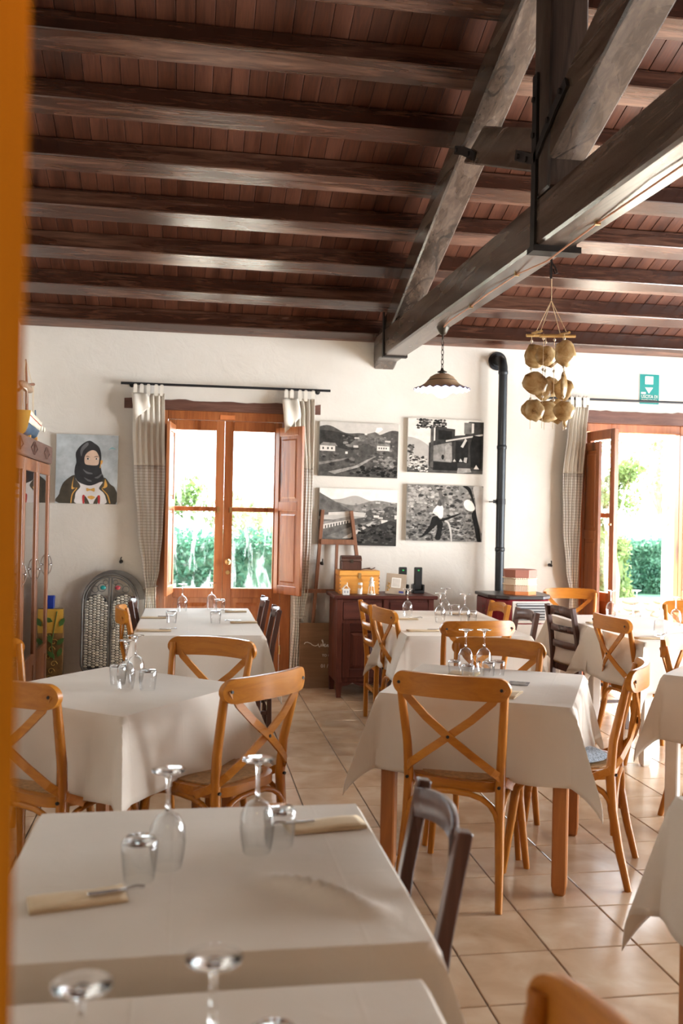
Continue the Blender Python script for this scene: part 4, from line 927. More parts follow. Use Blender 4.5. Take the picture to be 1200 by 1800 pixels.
# 2: old locomotive
B_ = [(9, full), (7, jag(0, .35, .0, lambda x: .65-1.0*x*x*2)), (3, [(.0, .0), (1, .0), (1, .12), (.0, .1)])]+blobs(34, [3, 8, 9, 2], .0, .28, .02, .3, .04)+blobs(40, [1, 2, 3], .12, .5, .82, .99, .045)+blobs(8, [2, 4], .0, .08, .3, .5, .05)
B_ += [(2, [(.28, .12), (.28, .55), (.36, .6), (.36, .85), (.62, .82), (.62, .7), (.75, .72), (.8, .97), (1, .97), (1, .06), (.34, .05)]), (5, [(.33, .22), (.33, .5), (.58, .58), (.58, .2)]), (1, [(.4, .62), (.4, .8), (.58, .78), (.58, .62)]), (6, [(.5, .22), (.49, .5), (.53, .55), (.58, .5), (.59, .22)]), (1, [(.455, .25), (.445, .3), (.455, .34), (.475, .34), (.485, .3), (.475, .25)]),
       (1, rect(.63, .2, .8, .6)), (4, rect(.74, .74, .86, .95)), (9, rect(.84, .76, .87, .94)), (8, [(.5, .58), (.99, .72), (.99, .75), (.5, .61)]), (1, [(.82, .5), (.86, .72), (.98, .7), (.98, .1), (.84, .12)]), (8, [(.7, .5), (.76, .66), (.78, .62), (.73, .48)]), (6, [(.66, .05), (.67, .1), (.83, .1), (.85, .03), (.66, .0)]), (9, [(.88, .09), (.91, .17), (.95, .09)]), (8, [(.6, .22), (.62, .27), (.64, .22)]), (8, [(.68, .22), (.7, .28), (.73, .22)]), (7, [(.74, .22), (.75, .3), (.79, .3), (.78, .2)]), (3, rect(.3, .1, .34, .85)), (1, rect(.34, .05, .66, .2))]
canvas('photo_canvas', 'black and white photo of an old steam locomotive, upper right', 'photograph', 1.913, 2.615, 1.893, 2.377, B_, PRINTS, 0.4, GP)
# 3: valley with long arcaded building
C_ = [(10, full), (7, jag(0, 1, 0, lambda x: .8+.06*math.sin(x*6-1)+.02*math.sin(x*17))), (5, jag(0, 1, 0, lambda x: .74+.12*max(0, x-.45)+.03*math.sin(x*11))), (4, jag(.0, .5, .0, lambda x: .92-.75*x)), (3, jag(.35, 1, 0, lambda x: .55+.25*(x-.35)+.02*math.sin(x*30)))]
C_ += blobs(30, [3, 4, 5, 6], .45, 1, .35, .75, .05)+[(8, [(.0, .45), (.0, .5), (.35, .6), (.6, .58), (.58, .5), (.3, .44)]), (9, [(.12, .52), (.12, .57), (.4, .6), (.4, .55)]), (9, [(.06, .28), (.06, .36), (.4, .47), (.4, .4)]), (6, [(.05, .36), (.05, .4), (.42, .52), (.58, .5), (.42, .46)])]
C_ += [(2, [(.08+.035*k, .29+.0115*k), (.095+.035*k, .295+.0115*k), (.095+.035*k, .345+.0115*k), (.08+.035*k, .34+.0115*k)]) for k in range(9)]
C_ += [(5, [(.1, .15), (.45, .35), (.62, .42), (.75, .45), (.5, .25), (.3, .1)]), (8, [(.3, .12), (.62, .38), (.7, .43), (.66, .36), (.4, .12)]), (9, rect(.8, .4, .88, .46)), (9, rect(.7, .5, .77, .54)), (8, rect(.76, .48, .82, .51)), (9, rect(.97, .48, 1, .55)), (8, rect(.72, .75, .78, .78)), (8, rect(.92, .76, .98, .78)), (7, rect(.55, .62, .6, .65)), (7, rect(.76, .6, .84, .62))]
C_ += [(2, [(.48, .0), (.55, .18), (.72, .35), (.92, .46), (1, .42), (1, 0)])]+blobs(34, [1, 2, 3], .52, 1, .02, .36, .06)
canvas('photo_canvas', 'black and white photo of a valley with arcaded building, behind the easel', 'photograph', 1.126, 1.826, 1.233, 1.732, C_, PRINTS, 0.6, GP)
# 4: miner drilling a rock face
D_ = [(5, full)]+blobs(170, [3, 4, 6, 7, 5, 2], .02, .98, .02, .98, .055)+blobs(60, [2, 3, 4], .0, .95, .02, .35, .05)+blobs(30, [7, 8, 6], .02, .35, .55, .98, .05)
def XY(*pts): return sm([((x-648)/494, 1-(y-508)/368) for x, y in pts])       # measured on the print
D_ += [(1, XY((1005, 510), (1040, 540), (1065, 590), (1085, 650), (1070, 700), (1085, 760), (1110, 870), (1135, 870), (1120, 780), (1100, 680), (1078, 590), (1060, 530), (1035, 510))), (8, XY((1075, 515), (1090, 600), (1100, 690), (1125, 780), (1140, 800), (1140, 515))), (10, XY((1020, 610), (1018, 640), (1040, 668), (1075, 672), (1090, 655), (1075, 620), (1045, 598))),
 (1, XY((738, 855), (760, 830), (800, 770), (815, 720), (850, 715), (862, 740), (840, 775), (800, 815), (765, 845))), (1, XY((835, 860), (848, 800), (845, 750), (865, 735), (885, 760), (878, 810), (868, 865))), (10, XY((815, 690), (830, 660), (850, 640), (880, 645), (884, 690), (880, 720), (860, 725), (840, 700))), (9, XY((816, 690), (840, 685), (860, 705), (850, 712))), (3, XY((845, 640), (850, 610), (868, 600), (880, 620), (872, 645))), (4, XY((850, 560), (862, 545), (885, 590), (890, 640), (875, 640))),
 (1, XY((862, 735), (900, 722), (990, 690), (990, 698), (905, 738), (870, 745))), (8, XY((895, 745), (915, 760), (930, 810), (938, 870), (946, 870), (940, 800), (925, 755), (905, 738)))]
canvas('photo_canvas', 'black and white photo of a man drilling a rock face, lower right', 'photograph', 1.914, 2.62, 1.28, 1.785, D_, PRINTS, 0.6, GP)
# portrait of a veiled woman
PM = ['paint_sky', 'paint_black', 'paint_skin', 'paint_coat', 'paint_white', 'paint_gold', 'paint_red', 'paint_grey', 'paint_teal']
def N(*pts): return [((x-100)/1010, 1-(y-125)/1185) for x, y in pts]
P_ = [('paint_sky', full), ('paint_teal', N((955, 375), (1010, 330), (1075, 365), (1010, 350))),
 ('paint_coat', N((400, 820), (250, 930), (190, 1040), (165, 1150), (165, 1309), (1085, 1309), (1080, 1050), (990, 960), (880, 850), (680, 990), (450, 920))),
 ('paint_white', N((430, 890), (505, 1010), (440, 1110), (422, 1200), (450, 1309), (900, 1309), (922, 1200), (880, 1110), (808, 1040), (868, 925), (680, 985), (560, 970))),
 ('paint_gold', N((395, 850), (360, 1060), (440, 1040), (370, 1150), (350, 1290), (365, 1290), (385, 1150), (455, 1045), (400, 1040), (380, 1000))), ('paint_gold', N((905, 880), (930, 930), (945, 1000), (900, 1035), (860, 1040), (960, 1150), (1000, 1280), (980, 1280), (940, 1150), (855, 1050), (890, 1000))),
 ('paint_black', N((630, 228), (720, 270), (800, 340), (835, 480), (830, 640), (850, 770), (880, 850), (820, 930), (680, 995), (560, 980), (450, 920), (405, 800), (410, 680), (430, 600), (415, 470), (440, 390), (520, 290))),
 ('paint_grey', N((600, 260), (520, 330), (490, 420), (510, 500), (540, 400), (620, 300))), ('paint_grey', N((540, 720), (600, 790), (690, 800), (690, 780), (610, 760))), ('paint_grey', N((560, 860), (620, 920), (680, 930), (680, 910), (630, 890))), ('paint_grey', N((730, 860), (790, 830), (850, 780), (850, 810), (790, 870))),
 ('paint_skin', N((680, 390), (750, 410), (795, 490), (800, 560), (775, 642), (640, 645), (572, 622), (562, 520), (600, 440))),
 ('paint_white', N((585, 545), (605, 525), (640, 530), (655, 545), (620, 555))), ('paint_white', N((735, 540), (760, 522), (790, 535), (775, 550))), ('paint_black', N((600, 540), (612, 524), (628, 528), (628, 550), (610, 552))), ('paint_black', N((742, 540), (752, 522), (766, 526), (766, 546), (750, 548))),
 ('paint_black', N((575, 500), (610, 490), (650, 510), (610, 502))), ('paint_black', N((710, 510), (750, 490), (792, 492), (750, 502))), ('paint_gold', N((830, 560), (860, 560), (855, 610), (830, 640), (825, 690), (815, 680), (825, 610))),
 ('paint_gold', N((605, 1040), (670, 1055), (735, 1035), (735, 1100), (670, 1080), (612, 1095))), ('paint_white', N((610, 1110), (745, 1110), (760, 1190), (690, 1300), (610, 1190))), ('paint_gold', N((620, 1195), (685, 1168), (750, 1195), (690, 1235))),
 ('paint_red', N((540, 1175), (580, 1170), (575, 1309), (550, 1309))), ('paint_red', N((785, 1175), (830, 1170), (828, 1300), (800, 1290))), ('paint_coat', N((585, 1175), (660, 1309), (585, 1309))), ('paint_coat', N((785, 1180), (790, 1309), (720, 1309)))]
P_ = [P_[0]]+[(a_, sm(b_)) for a_, b_ in P_[1:]]
canvas('portrait_painting', 'painted portrait of a woman in a black veil, on the left wall section', 'painting', -1.11, -0.603, 1.553, 2.137, P_, PM, 0.3)
# exit sign
q0 = on_y(1124, 657.5, D); q1 = on_y(1157, 711.5, D); sw_ = q1.x-q0.x; sh_ = q0.z-q1.z
es = thing('exit_sign', 'green emergency exit sign above the open garden door', 'sign', (q0.x+sw_/2, D, q1.z))
MB().box(-sw_/2-0.004, sw_/2+0.004, -0.004, 0, -0.004, sh_+0.004).build('backing', 'sign_white', es); MB().box(-sw_/2, sw_/2, -0.006, -0.004, 0, sh_).build('plate', 'sign_green', es)
m = MB(); m.box(-0.045, 0.035, -0.008, -0.006, sh_*0.67, sh_*0.93); m.prism([(-0.045, sh_*0.56), (0.035, sh_*0.56), (-0.005, sh_*0.36)], lambda a, b: (a, -0.006, b), lambda a, b: (a, -0.008, b)); m.box(-0.082, -0.037, -0.008, -0.006, sh_*0.34, sh_*0.40); m.build('pictogram', 'sign_white', es)
def Mt(x, y, z): return Matrix.Translation((x, y, z)) @ FACE_CAM
text_mesh('lettering', 'USCITA DI', 0.042, 'sign_white', es, Mt(0, -0.0075, sh_*0.205), 0.0006, 0.84)
text_mesh('lettering', 'EMERGENZA', 0.036, 'sign_white', es, Mt(0, -0.0075, sh_*0.075), 0.0006, 0.78)

# ================================================================== LEFT SIDE: glass cabinet, ship, panel, wicker screen
CX, CY0, CY1, CZ = -1.10, 5.98, 7.74, 2.0
cb = thing('glass_cabinet', 'tall brown wooden cabinet with glazed doors along the left wall', 'cabinet', ((XL+CX)/2, (CY0+CY1)/2, 0))
ox, oy = (XL+CX)/2, (CY0+CY1)/2
def CB(x0, x1, y0, y1, z0, z1): return MB().box(x0-ox, x1-ox, y0-oy, y1-oy, z0, z1)
b_ = MB(); b_.box(XL+0.01-ox, CX-0.03-ox, CY0-oy, CY0+0.03-oy, 0.05, 1.86); b_.box(XL+0.01-ox, CX-0.03-ox, CY1-0.03-oy, CY1-oy, 0.05, 1.86); b_.box(XL+0.01-ox, XL+0.03-ox, CY0+.03-oy, CY1-.03-oy, 0.05, 1.86); b_.box(XL+.03-ox, CX-0.03-ox, CY0+.03-oy, CY1-.03-oy, 0.05, 0.08); b_.box(XL+.03-ox, CX-0.03-ox, CY0+.03-oy, CY1-.03-oy, 1.83, 1.86); b_.build('carcass', 'cabinet_wood', cb)
CB(XL+0.01, CX+0.012, CY0-0.01, CY1+0.012, 1.86, CZ).build('frieze', 'frieze_wood', cb, bevel=0.008)
CB(XL+0.02, CX-0.02, CY0+0.02, CY1-0.02, 0.0, 0.05).build('plinth', 'cabinet_wood', cb)
for z in (0.55, 0.95, 1.35): CB(XL+.03, CX-.06, CY0+.03, CY1-.03, z, z+.018).build('shelf', 'cabinet_wood', cb)
CB(XL+.035, XL+.045, CY0+.03, CY1-.03, 0.1, 1.82).build('back_lining', 'cream_panel', cb)
nd = 3; dw = (CY1-CY0)/nd
for k in range(nd):
    y0 = CY0+dw*k+0.004; y1 = CY0+dw*(k+1)-0.004; x0, x1 = CX-0.028, CX
    dr = bpy.data.objects.new('door', None); COL.objects.link(dr); dr.parent = cb
    for a, b in ((y0, y0+.055), (y1-.055, y1)): CB(x0, x1, a, b, 0.06, 1.855).build('stile', 'cabinet_wood', dr, bevel=.003)
    for c, d in ((0.06, 0.12), (0.36, 0.44), (1.77, 1.855)): CB(x0, x1, y0+.055, y1-.055, c, d).build('rail', 'cabinet_wood', dr, bevel=.003)
    CB(x0+.008, x1-.008, y0+.055, y1-.055, .12, .36).build('lower_panel', 'cabinet_wood', dr)
    CB(x0+.012, x0+.016, y0+.05, y1-.05, .43, 1.775).build('pane', 'cabinet_glass', dr)
    yh = (y1-.03) if k != 1 else y1-.03; m = MB(); c_ = Vector((CX-ox, yh-oy, 1.06))
    m.tube([(c_.x+.03*math.sin(a)*abs(math.sin(a))**.2, c_.y, c_.z+.075*math.cos(a)) for a in [math.pi*i/10 for i in range(11)]], .004, 6, up=(0, 1, 0)); m.tube([(c_.x, c_.y-.0, c_.z+.085), (c_.x+.004, c_.y, c_.z), (c_.x, c_.y, c_.z-.085)], .006, 6, up=(0, 1, 0)); m.sph((c_.x+.02, c_.y, c_.z), .01, 8, 5); m.build('handle', 'steel', dr, 60)
for k in range(nd):      # carved diamonds on the frieze
    yc = CY0+dw*(k+.5)-oy; m = MB(); xf = CX+0.012-ox
    for s in (-1, 1):
        pts = [(xf+.003, yc+s*.02, 1.89), (xf+.003, yc+s*.13, 1.93), (xf+.003, yc+s*.02, 1.975)]; m.tube(pts, .005, 5, closed=True, up=(1, 0, 0))
    m.build('carved_motif', 'frieze_wood', cb)
# model sailing ship on the cabinet
sx_, sy_ = -1.19, 7.18
shp = thing('model_ship', 'model fishing sailboat with blue and cream hull on the cabinet top', 'model ship', (sx_, sy_, CZ))
def hull(u, v, off=0):    # u along length 0 stern..1 bow, v around section
    L = .64; y = -L/2+L*u; wd = .10*(min(1, (1-u)*2.2)**.6)*(0.75+.25*min(1, u*4)); sheer = .035*(2*u-1)**2*1.6
    a = (v*2-1); x = wd*math.copysign(abs(a)**.6, a); z = .03+(.115+sheer)*abs(a)**2.2
    return (x, y, z)
for nm, mt, v0, v1 in (('hull_bottom', 'hull_blue', .14, .86),):
    m = MB(); m.grid(lambda u, v: hull(u, v0+(v1-v0)*v), 20, 10); m.build(nm, mt, shp, 180, solid=.004)
m = MB()
for a0, a1 in ((0.0, .14), (.86, 1.0)): m.grid(lambda u, v: hull(u, a0+(a1-a0)*v), 20, 4)
m.build('hull_side', 'hull_white', shp, 180, solid=.004)
m = MB(); m.prism([(hull(0, v/12)[0], hull(0, v/12)[2]) for v in range(13)], lambda a, b: (a, -.322, b), lambda a, b: (a, -.318, b)); m.build('transom', 'hull_yellow', shp)
m = MB()
for v in (.05, .95): m.tube([(hull(k/14, v)[0]*1.03, hull(k/14, v)[1], hull(k/14, v)[2]) for k in range(14)], .004, 5)
m.build('red_stripe', 'hull_red', shp)
m = MB(); m.grid(lambda u, v: (hull(u, 0)[0]*(1-2*v)*-0.96 if False else -hull(u, 0)[0]*(2*v-1)*.96*-1, hull(u, 0)[1], hull(u, 0)[2]-.02), 14, 2); m.build('deck', 'hull_yellow', shp)
m = MB(); m.tube([(0, -.02, .10), (-.005, -.03, .40), (-.012, -.05, .60)], .011, 8, up=(0, 1, 0), scales=[1.2, .9, .5]); m.build('mast', 'easel_wood', shp, 60)
m = MB(); m.tube([(-.02, -.30, .34), (-.01, -.1, .40), (.0, .24, .455)], .012, 7); m.build('yard', 'easel_wood', shp, 60)
m = MB(); m.sph((-.01, -.03, .40), 1, 12, 8, (.03, .27, .035)); m.build('furled_sail', 'sail_brown', shp, 60)
m = MB(); m.grid(lambda u, v: (-.01+.02*math.sin(u*6), -.22+.40*u, .38+.07*u-(.14 if .3 < u < .9 else .05)*v*math.sin(math.pi*u)), 10, 4); m.build('hanging_sail', 'sail_white', shp, 180, solid=.002)
m = MB()
for p0, p1 in (((0, .24, .45), (0, .27, .14)), ((0, .2, .44), (0, .22, .14)), ((-.012, -.05, .6), (0, .20, .44)), ((-.012, -.05, .6), (0, -.3, .15)), ((0, -.28, .34), (.03, -.25, .13))): m.tube([p0, p1], .0018, 4, up=(1, 0, 0))
m.build('rigging', 'string', shp)
m = MB(); m.tube([(0, .31, .15), (0, .36, .2), (.0, .35, .27)], .006, 6, up=(1, 0, 0)); m.build('stem_post', 'hull_blue', shp)
m = MB()
for y in (.12, .24): m.sph((.085, y, .11), .016, 8, 5, (.6, 1, 1.3))
m.build('fender', 'hull_white', shp)
for ya in (-.16, .13): MB().box(-.05, .05, ya, ya+.03, .0, .045).build('stand', 'pine_box', shp)
# painted panel with vine and a blue book-like box on it
q = on_y(80, 1180, 8.02); q1 = on_y(112, 1070, 8.02)
pn = thing('painted_panel', 'yellow and brown painted panel with a green vine beside the cabinet', 'panel', ((-1.40+q1.x)/2, 8.03, 0)); hw = (q1.x+1.40)/2
MB().box(-hw, hw, -0.03, 0.03, 0, q1.z).build('board', 'panel_brown', pn, bevel=.003); MB().box(-hw+.001, hw-.001, -0.033, -.0302, q1.z-.2, q1.z-.002).build('yellow_field', 'panel_yellow', pn)
m = MB(); xr = hw-.09; m.tube([(xr+.04, -.036, q1.z-.02), (xr+.02, -.036, q1.z-.15), (xr, -.036, q1.z-.3), (xr+.02, -.036, q1.z-.42)], .004, 5, up=(0, 1, 0)); m.build('vine_stem', 'vine_green', pn)
for (dx, dz, a) in ((.06, -.11, -.5), (-.05, -.09, 1.2), (-.03, -.25, .3), (.05, -.27, -.8), (-.02, -.38, .8), (.045, -.36, -.4)):
    m = MB(); c, s_ = math.cos(a), math.sin(a); pts = [(0, -.04), (.02, -.012), (.016, .02), (0, .042), (-.016, .02), (-.02, -.012)]
    m.prism([(xr+.02+dx+c*p-s_*r_, q1.z+dz+s_*p+c*r_) for p, r_ in pts], lambda a_, b: (a_, -.034, b), lambda a_, b: (a_, -.040, b)); m.build('leaf', 'vine_green', pn)
m = MB()
for k in range(7):
    zc = .1+.06*k; m.tube([(xr-.02+.03*math.cos(a)*(1-a/8)+.02*(k % 3), -.034, zc+.03*math.sin(a)*(1-a/8)) for a in [i*.5 for i in range(14)]], .0022, 4, up=(0, 1, 0))
m.build('gold_scrolls', 'gold', pn)
q = on_y(89, 1060, 8.02); bb = thing('blue_box', 'small bright blue box on top of the painted vine panel', 'box', (q.x-.02, 8.03, q1.z+.001))
MB().box(-.06, .05, -.028, .028, 0, .105).build('box_body', 'blue_box', bb, bevel=.006); MB().box(-.062, .052, -.0295, .0295, .078, .108).build('box_lid', 'blue_box', bb, bevel=.006)
# arched wicker screen
ws = thing('wicker_screen', 'arched grey wicker screen with metal scrolls leaning on the wall', 'wicker screen', (-0.635, 7.97, 0)); ws.rotation_euler = (R(-4), 0, 0)
def arch(x0, x1, z0, z1, n=16):
    r_ = (x1-x0)/2; c = (x0+x1)/2; pts = [(x0, z0+r_*.5)]
    pts += [(c-r_*math.cos(math.pi*k/n), z1-r_+r_*math.sin(math.pi*k/n)) for k in range(n+1)]
    pts += [(x1, z0+r_*.5)]+[(c+r_*math.cos(math.pi*k/8)*1.0, z0+r_*.5-r_*.5*math.sin(math.pi*k/8)) for k in range(1, 8)]
    return pts
HT = .965; HW = .225
for o_, r_ in ((0, .009), (.022, .006)):
    m = MB(); m.tube([(x, 0, z) for x, z in arch(-HW+o_, HW-o_, .1+o_, HT-o_)], r_, 7, closed=True, up=(0, 1, 0)); m.build('outer_frame', 'wicker_frame', ws, 60)
m = MB(); m.strap([(x+.03, .05, z+.015) for x, z in arch(-HW, HW, .1, HT)][1:18], .05, .02, (0, 1, 0)); m.build('rear_hoop', 'wicker_frame', ws)
m = MB()
for x in (-.012, .012): m.cyl((x, 0, .02), (x, 0, HT-.03), .007, 7)
m.build('centre_bars', 'wicker_frame', ws)
for s in (-1, 1):
    xa, xb = (s*.018, s*.205) if s > 0 else (-.205, -.018); zt_ = .80; zb_ = .15
    pnl = bpy.data.objects.new('woven_panel', None); COL.objects.link(pnl); pnl.parent = ws
    m = MB(); m.prism(arch(xa, xb, zb_, zt_, 12), lambda a_, b: (a_, .012, b), lambda a_, b: (a_, .014, b)); m.build('backing', 'vent_dark', pnl)  # dark sheet added behind the weave to darken its gaps
    m = MB(); m.tube([(x, 0, z) for x, z in arch(xa, xb, zb_, zt_, 12)], .005, 6, closed=True, up=(0, 1, 0)); m.build('panel_frame', 'wicker_frame', pnl)
    m = MB(); c = (xa+xb)/2; r2 = (xb-xa)/2; ncol = 6; dz = .0215; cw = (xb-xa)/ncol
    for i in range(ncol):
        z = zb_+.05
        while z < zt_-.01:
            xm = xa+cw*(i+.5); zz = z+(dz/2 if i % 2 else 0); lim = r2*.98 if zz < zt_-r2 else math.sqrt(max(0, r2*r2-(zz-zt_+r2)**2))
            if abs(xm-c)+cw*.3 < lim: m.sph((xm, -.006 if (i+int(z/dz)) % 2 else .004, zz), 1, 6, 4, (cw*.56, .009, dz*.46))
            z += dz
    tag(m.build('weave', 'wicker', pnl, 60), kind='stuff')
    m = MB()
    for (cx_, cz_, r_) in ((s*.07, .855, .035), (s*.125, .84, .028), (s*.04, .90, .02)): m.tube([(cx_+r_*math.cos(a), 0, cz_+r_*math.sin(a)) for a in [i*math.pi/8 for i in range(16)]], .0035, 5, closed=True, up=(0, 1, 0))
    m.build('scrolls', 'wicker_frame', ws)
    m = MB(); m.sph((s*.06, -.01, .855), 1, 10, 6, (.024, .012, .018)); m.build('glass_stone', 'gem_teal' if s < 0 else 'gem_red', ws, 60)
m = MB(); m.tube([(.012+.03*math.sin(a), -.015, .55+.06*math.cos(a)) for a in [i*math.pi/10 for i in range(-8, 9)]], .004, 5, up=(0, 1, 0)); m.build('latch', 'wicker_frame', ws)

# ================================================================== SIDEBOARD CORNER
# easel against the wall
ez = thing('easel', 'brown wooden painter easel standing against the photographs', 'easel', (1.28, 8.09, 0))
def EZ(x, y): q = on_y(x, y, 8.09); return (q.x-1.28, 0, q.z)
a, b = EZ(567, 896), EZ(540, 1195); MB().bar(a, (b[0], 0, 0.0), .03, .035, (0, 1, 0)).build('leg', 'easel_wood', ez, bevel=.003)
a, b = EZ(617, 898), EZ(655, 1195); MB().bar(a, (b[0], 0, 0.0), .03, .035, (0, 1, 0)).build('leg', 'easel_wood', ez, bevel=.003)
a, b = EZ(563, 952), EZ(624, 953); MB().bar((a[0], -.02, a[2]), (b[0], -.02, b[2]), .025, .045).build('crossbar', 'easel_wood', ez)
a = EZ(592, 955); MB().bar((a[0], -.005, a[2]), (a[0]-.02, -.005, .35), .022, .04, (0, 1, 0)).build('centre_post', 'easel_wood', ez)
a, b = EZ(535, 1038), EZ(640, 1042); MB().box(a[0], b[0], -.06, -.015, a[2]-.016, a[2]+.016).build('tray', 'easel_wood', ez)
# welcome board
bx0, bx1 = 0.965, 1.34
wbd = thing('welcome_board', 'brown board with white handwritten welcome text leaning by the sideboard', 'sign board', ((bx0+bx1)/2, 7.985, 0)); wbd.rotation_euler = (R(-4), 0, 0); hw = (bx1-bx0)/2
MB().box(-hw, hw, -.009, .009, 0, .56).build('board', 'board_brown', wbd, bevel=.002)
def S5(x, y): return (bx0+(x-240)/7.5/203 - (bx0+bx1)/2 + .0, .56-(y-75)/7.5/204)       # board print, metres
def stroke(pts, r_=.0028): q = [S5(*p) for p in pts]; return MB().tube([(x, -.0095, z) for x, z in q], r_, 5, up=(0, 1, 0))
stroke([(305, 355), (315, 335), (345, 330), (385, 345), (415, 370), (450, 380), (480, 370), (490, 350), (492, 375), (505, 395), (525, 375), (528, 350), (535, 385), (560, 375), (550, 330), (535, 305), (545, 295), (555, 330), (548, 370), (565, 385), (585, 365), (580, 350), (568, 365), (578, 390), (600, 385), (610, 362), (622, 365), (615, 390), (640, 385), (660, 370), (665, 355), (655, 375), (662, 392), (690, 380), (700, 362), (705, 385), (715, 365), (728, 388), (750, 370)]).build('lettering', 'chalk_white', wbd)
x, z = S5(590, 520); text_mesh('lettering', 'TO OUR', .03, 'chalk_white', wbd, Mt(x+.025, -.0098, z), .0006)
x, z = S5(570, 665); text_mesh('lettering', '01 / 12', .042, 'chalk_white', wbd, Mt(x+.03, -.0098, z), .0006)
# sideboard
SX0, SX1, SY0, SY1, SZ = 1.215, 2.03, 7.54, 7.965, 0.84
sb = thing('sideboard', 'dark mahogany sideboard with two drawers and two doors', 'sideboard', ((SX0+SX1)/2, (SY0+SY1)/2, 0)); cx, cy = (SX0+SX1)/2, (SY0+SY1)/2
def SB(x0, x1, y0, y1, z0, z1): return MB().box(x0-cx, x1-cx, y0-cy, y1-cy, z0, z1)
SB(SX0, SX1, SY0+.012, SY1, .12, SZ-.03).build('body', 'mahogany_vertical', sb, bevel=.004)
SB(SX0-.03, SX1+.03, SY0-.03, SY1+.01, SZ-.03, SZ).build('top', 'mahogany', sb, bevel=.007)
for x in (SX0, SX1-.05):
    for y in (SY0, SY1-.05):
        m = MB(); xx, yy = x+.025-cx, y+.025-cy; m.sweep([(xx, yy, 0), (xx, yy, .13)], [(-.025, -.025), (.025, -.025), (.025, .025), (-.025, .025)], up=(0, 1, 0), scales=[.75, 1]); m.build('foot', 'mahogany_vertical', sb)
m = MB(); m.prism([(SX0+.05-cx, .13), (SX0+.05-cx, .09)]+[(SX0+.05-cx+(SX1-SX0-.1)*k/16, .12-.03*abs(math.cos(k*math.pi/4))) for k in range(1, 16)]+[(SX1-.05-cx, .09), (SX1-.05-cx, .13)], lambda a, b: (a, SY0+.012-cy, b), lambda a, b: (a, SY0+.03-cy, b)); m.build('apron', 'mahogany', sb)
for x in (SX0, SX1-.045, (SX0+SX1)/2-.02): SB(x, x+.045 if x != (SX0+SX1)/2-.02 else x+.04, SY0, SY0+.014, .12, SZ-.03).build('front_stile', 'mahogany_vertical', sb, bevel=.002)
for k in (0, 1):
    x0 = SX0+.05+k*(SX1-SX0-.02)/2-(.005 if k else 0); x1 = x0+(SX1-SX0)/2-.085
    dr = SB(x0, x1, SY0+.002, SY0+.016, .64, .785).build('drawer', 'mahogany', sb, bevel=.004)
    m = MB(); m.sph(((x0+x1)/2-cx, SY0-.008-cy, .712), .012, 8, 6); m.build('knob', 'brass', dr, 60)
    do = bpy.data.objects.new('door', None); COL.objects.link(do); do.parent = sb
    for a, b in ((x0, x0+.06), (x1-.06, x1)): SB(a, b, SY0+.0, SY0+.018, .165, .61).build('stile', 'mahogany_vertical', do, bevel=.002)
    for c, d in ((.165, .235), (.54, .61)): SB(x0+.06, x1-.06, SY0, SY0+.018, c, d).build('rail', 'mahogany', do, bevel=.002)
    m = MB(); aa = (x0+.06-cx, x1-.06-cx); yy = SY0+.013-cy
    m.hexa([(aa[0], yy, .235), (aa[1], yy, .235), (aa[1], yy, .54), (aa[0], yy, .54)], [(aa[0]+.03, yy-.01, .265), (aa[1]-.03, yy-.01, .265), (aa[1]-.03, yy-.01, .51), (aa[0]+.03, yy-.01, .51)]); m.build('panel', 'mahogany_vertical', do)
    m = MB(); xk = x1-.03 if k == 0 else x0+.03; m.sph((xk-cx, SY0-.01-cy, .42), .011, 8, 6); m.build('knob', 'brass', do, 60)
# objects on the sideboard
def base(x, y): return on_z(x, y, SZ)
bxp = Vector((1.425, 7.80, SZ))
wbx = thing('wooden_box', 'orange pine box with brass latch on the sideboard', 'box', bxp)
MB().box(-.17, .17, -.11, .11, 0, .15).build('box_body', 'pine_box', wbx, bevel=.003); MB().box(-.172, .172, -.112, .112, .152, .195).build('lid', 'pine_box', wbx, bevel=.003)
m = MB(); m.box(-.012, .012, -.118, -.11, .13, .175); m.build('latch', 'brass', wbx)
m = MB()
for k in range(5):
    for x in (-.172, .16): m.box(x, x+.012, -.1125, -.109, .01+.03*k, .022+.03*k)
m.build('dovetails', 'easel_wood', wbx)
ct = thing('small_chest', 'small dark wooden chest with rounded lid on the pine box', 'chest', (bxp.x-.06, bxp.y+.0, SZ+.196))
MB().box(-.085, .085, -.06, .06, 0, .075).build('chest_body', 'dark_wood', ct, bevel=.003)
m = MB(); m.prism([(-.06, .077)]+[(-.06*math.cos(math.pi*k/8), .077+.045*math.sin(math.pi*k/8)) for k in range(9)]+[(.06, .077)], lambda a, b: (-.086, a, b), lambda a, b: (.086, a, b)); m.build('chest_lid', 'dark_wood', ct)
m = MB(); m.box(-.012, .012, -.066, -.06, .06, .09); m.build('clasp', 'lamp_bronze', ct)
tw = thing('dry_twig', 'thin dark twig lying on the pine box', 'twig', (bxp.x+.09, bxp.y-.02, SZ+.196)); m = MB(); m.tube([(-.06, 0, .005), (-.02, .01, .012), (.03, 0, .008), (.06, .01, .02)], .004, 5); m.build('stem', 'dark_wood', tw); m = MB(); m.tube([(-.02, .01, .012), (.01, -.03, .02)], .003, 5); m.build('side_shoot', 'dark_wood', tw)
q = base(607.5, 1046.5); q.y = 7.60; q.x = on_y(607.5, 1046, 7.60).x
ho = thing('house_ornament', 'tiny white house-shaped ornament on the sideboard', 'ornament', (q.x, 7.60, SZ+.001))
m = MB(); m.box(-.028, .028, -.02, .02, 0, .05); m.build('house_body', 'ceramic_white', ho, bevel=.001)
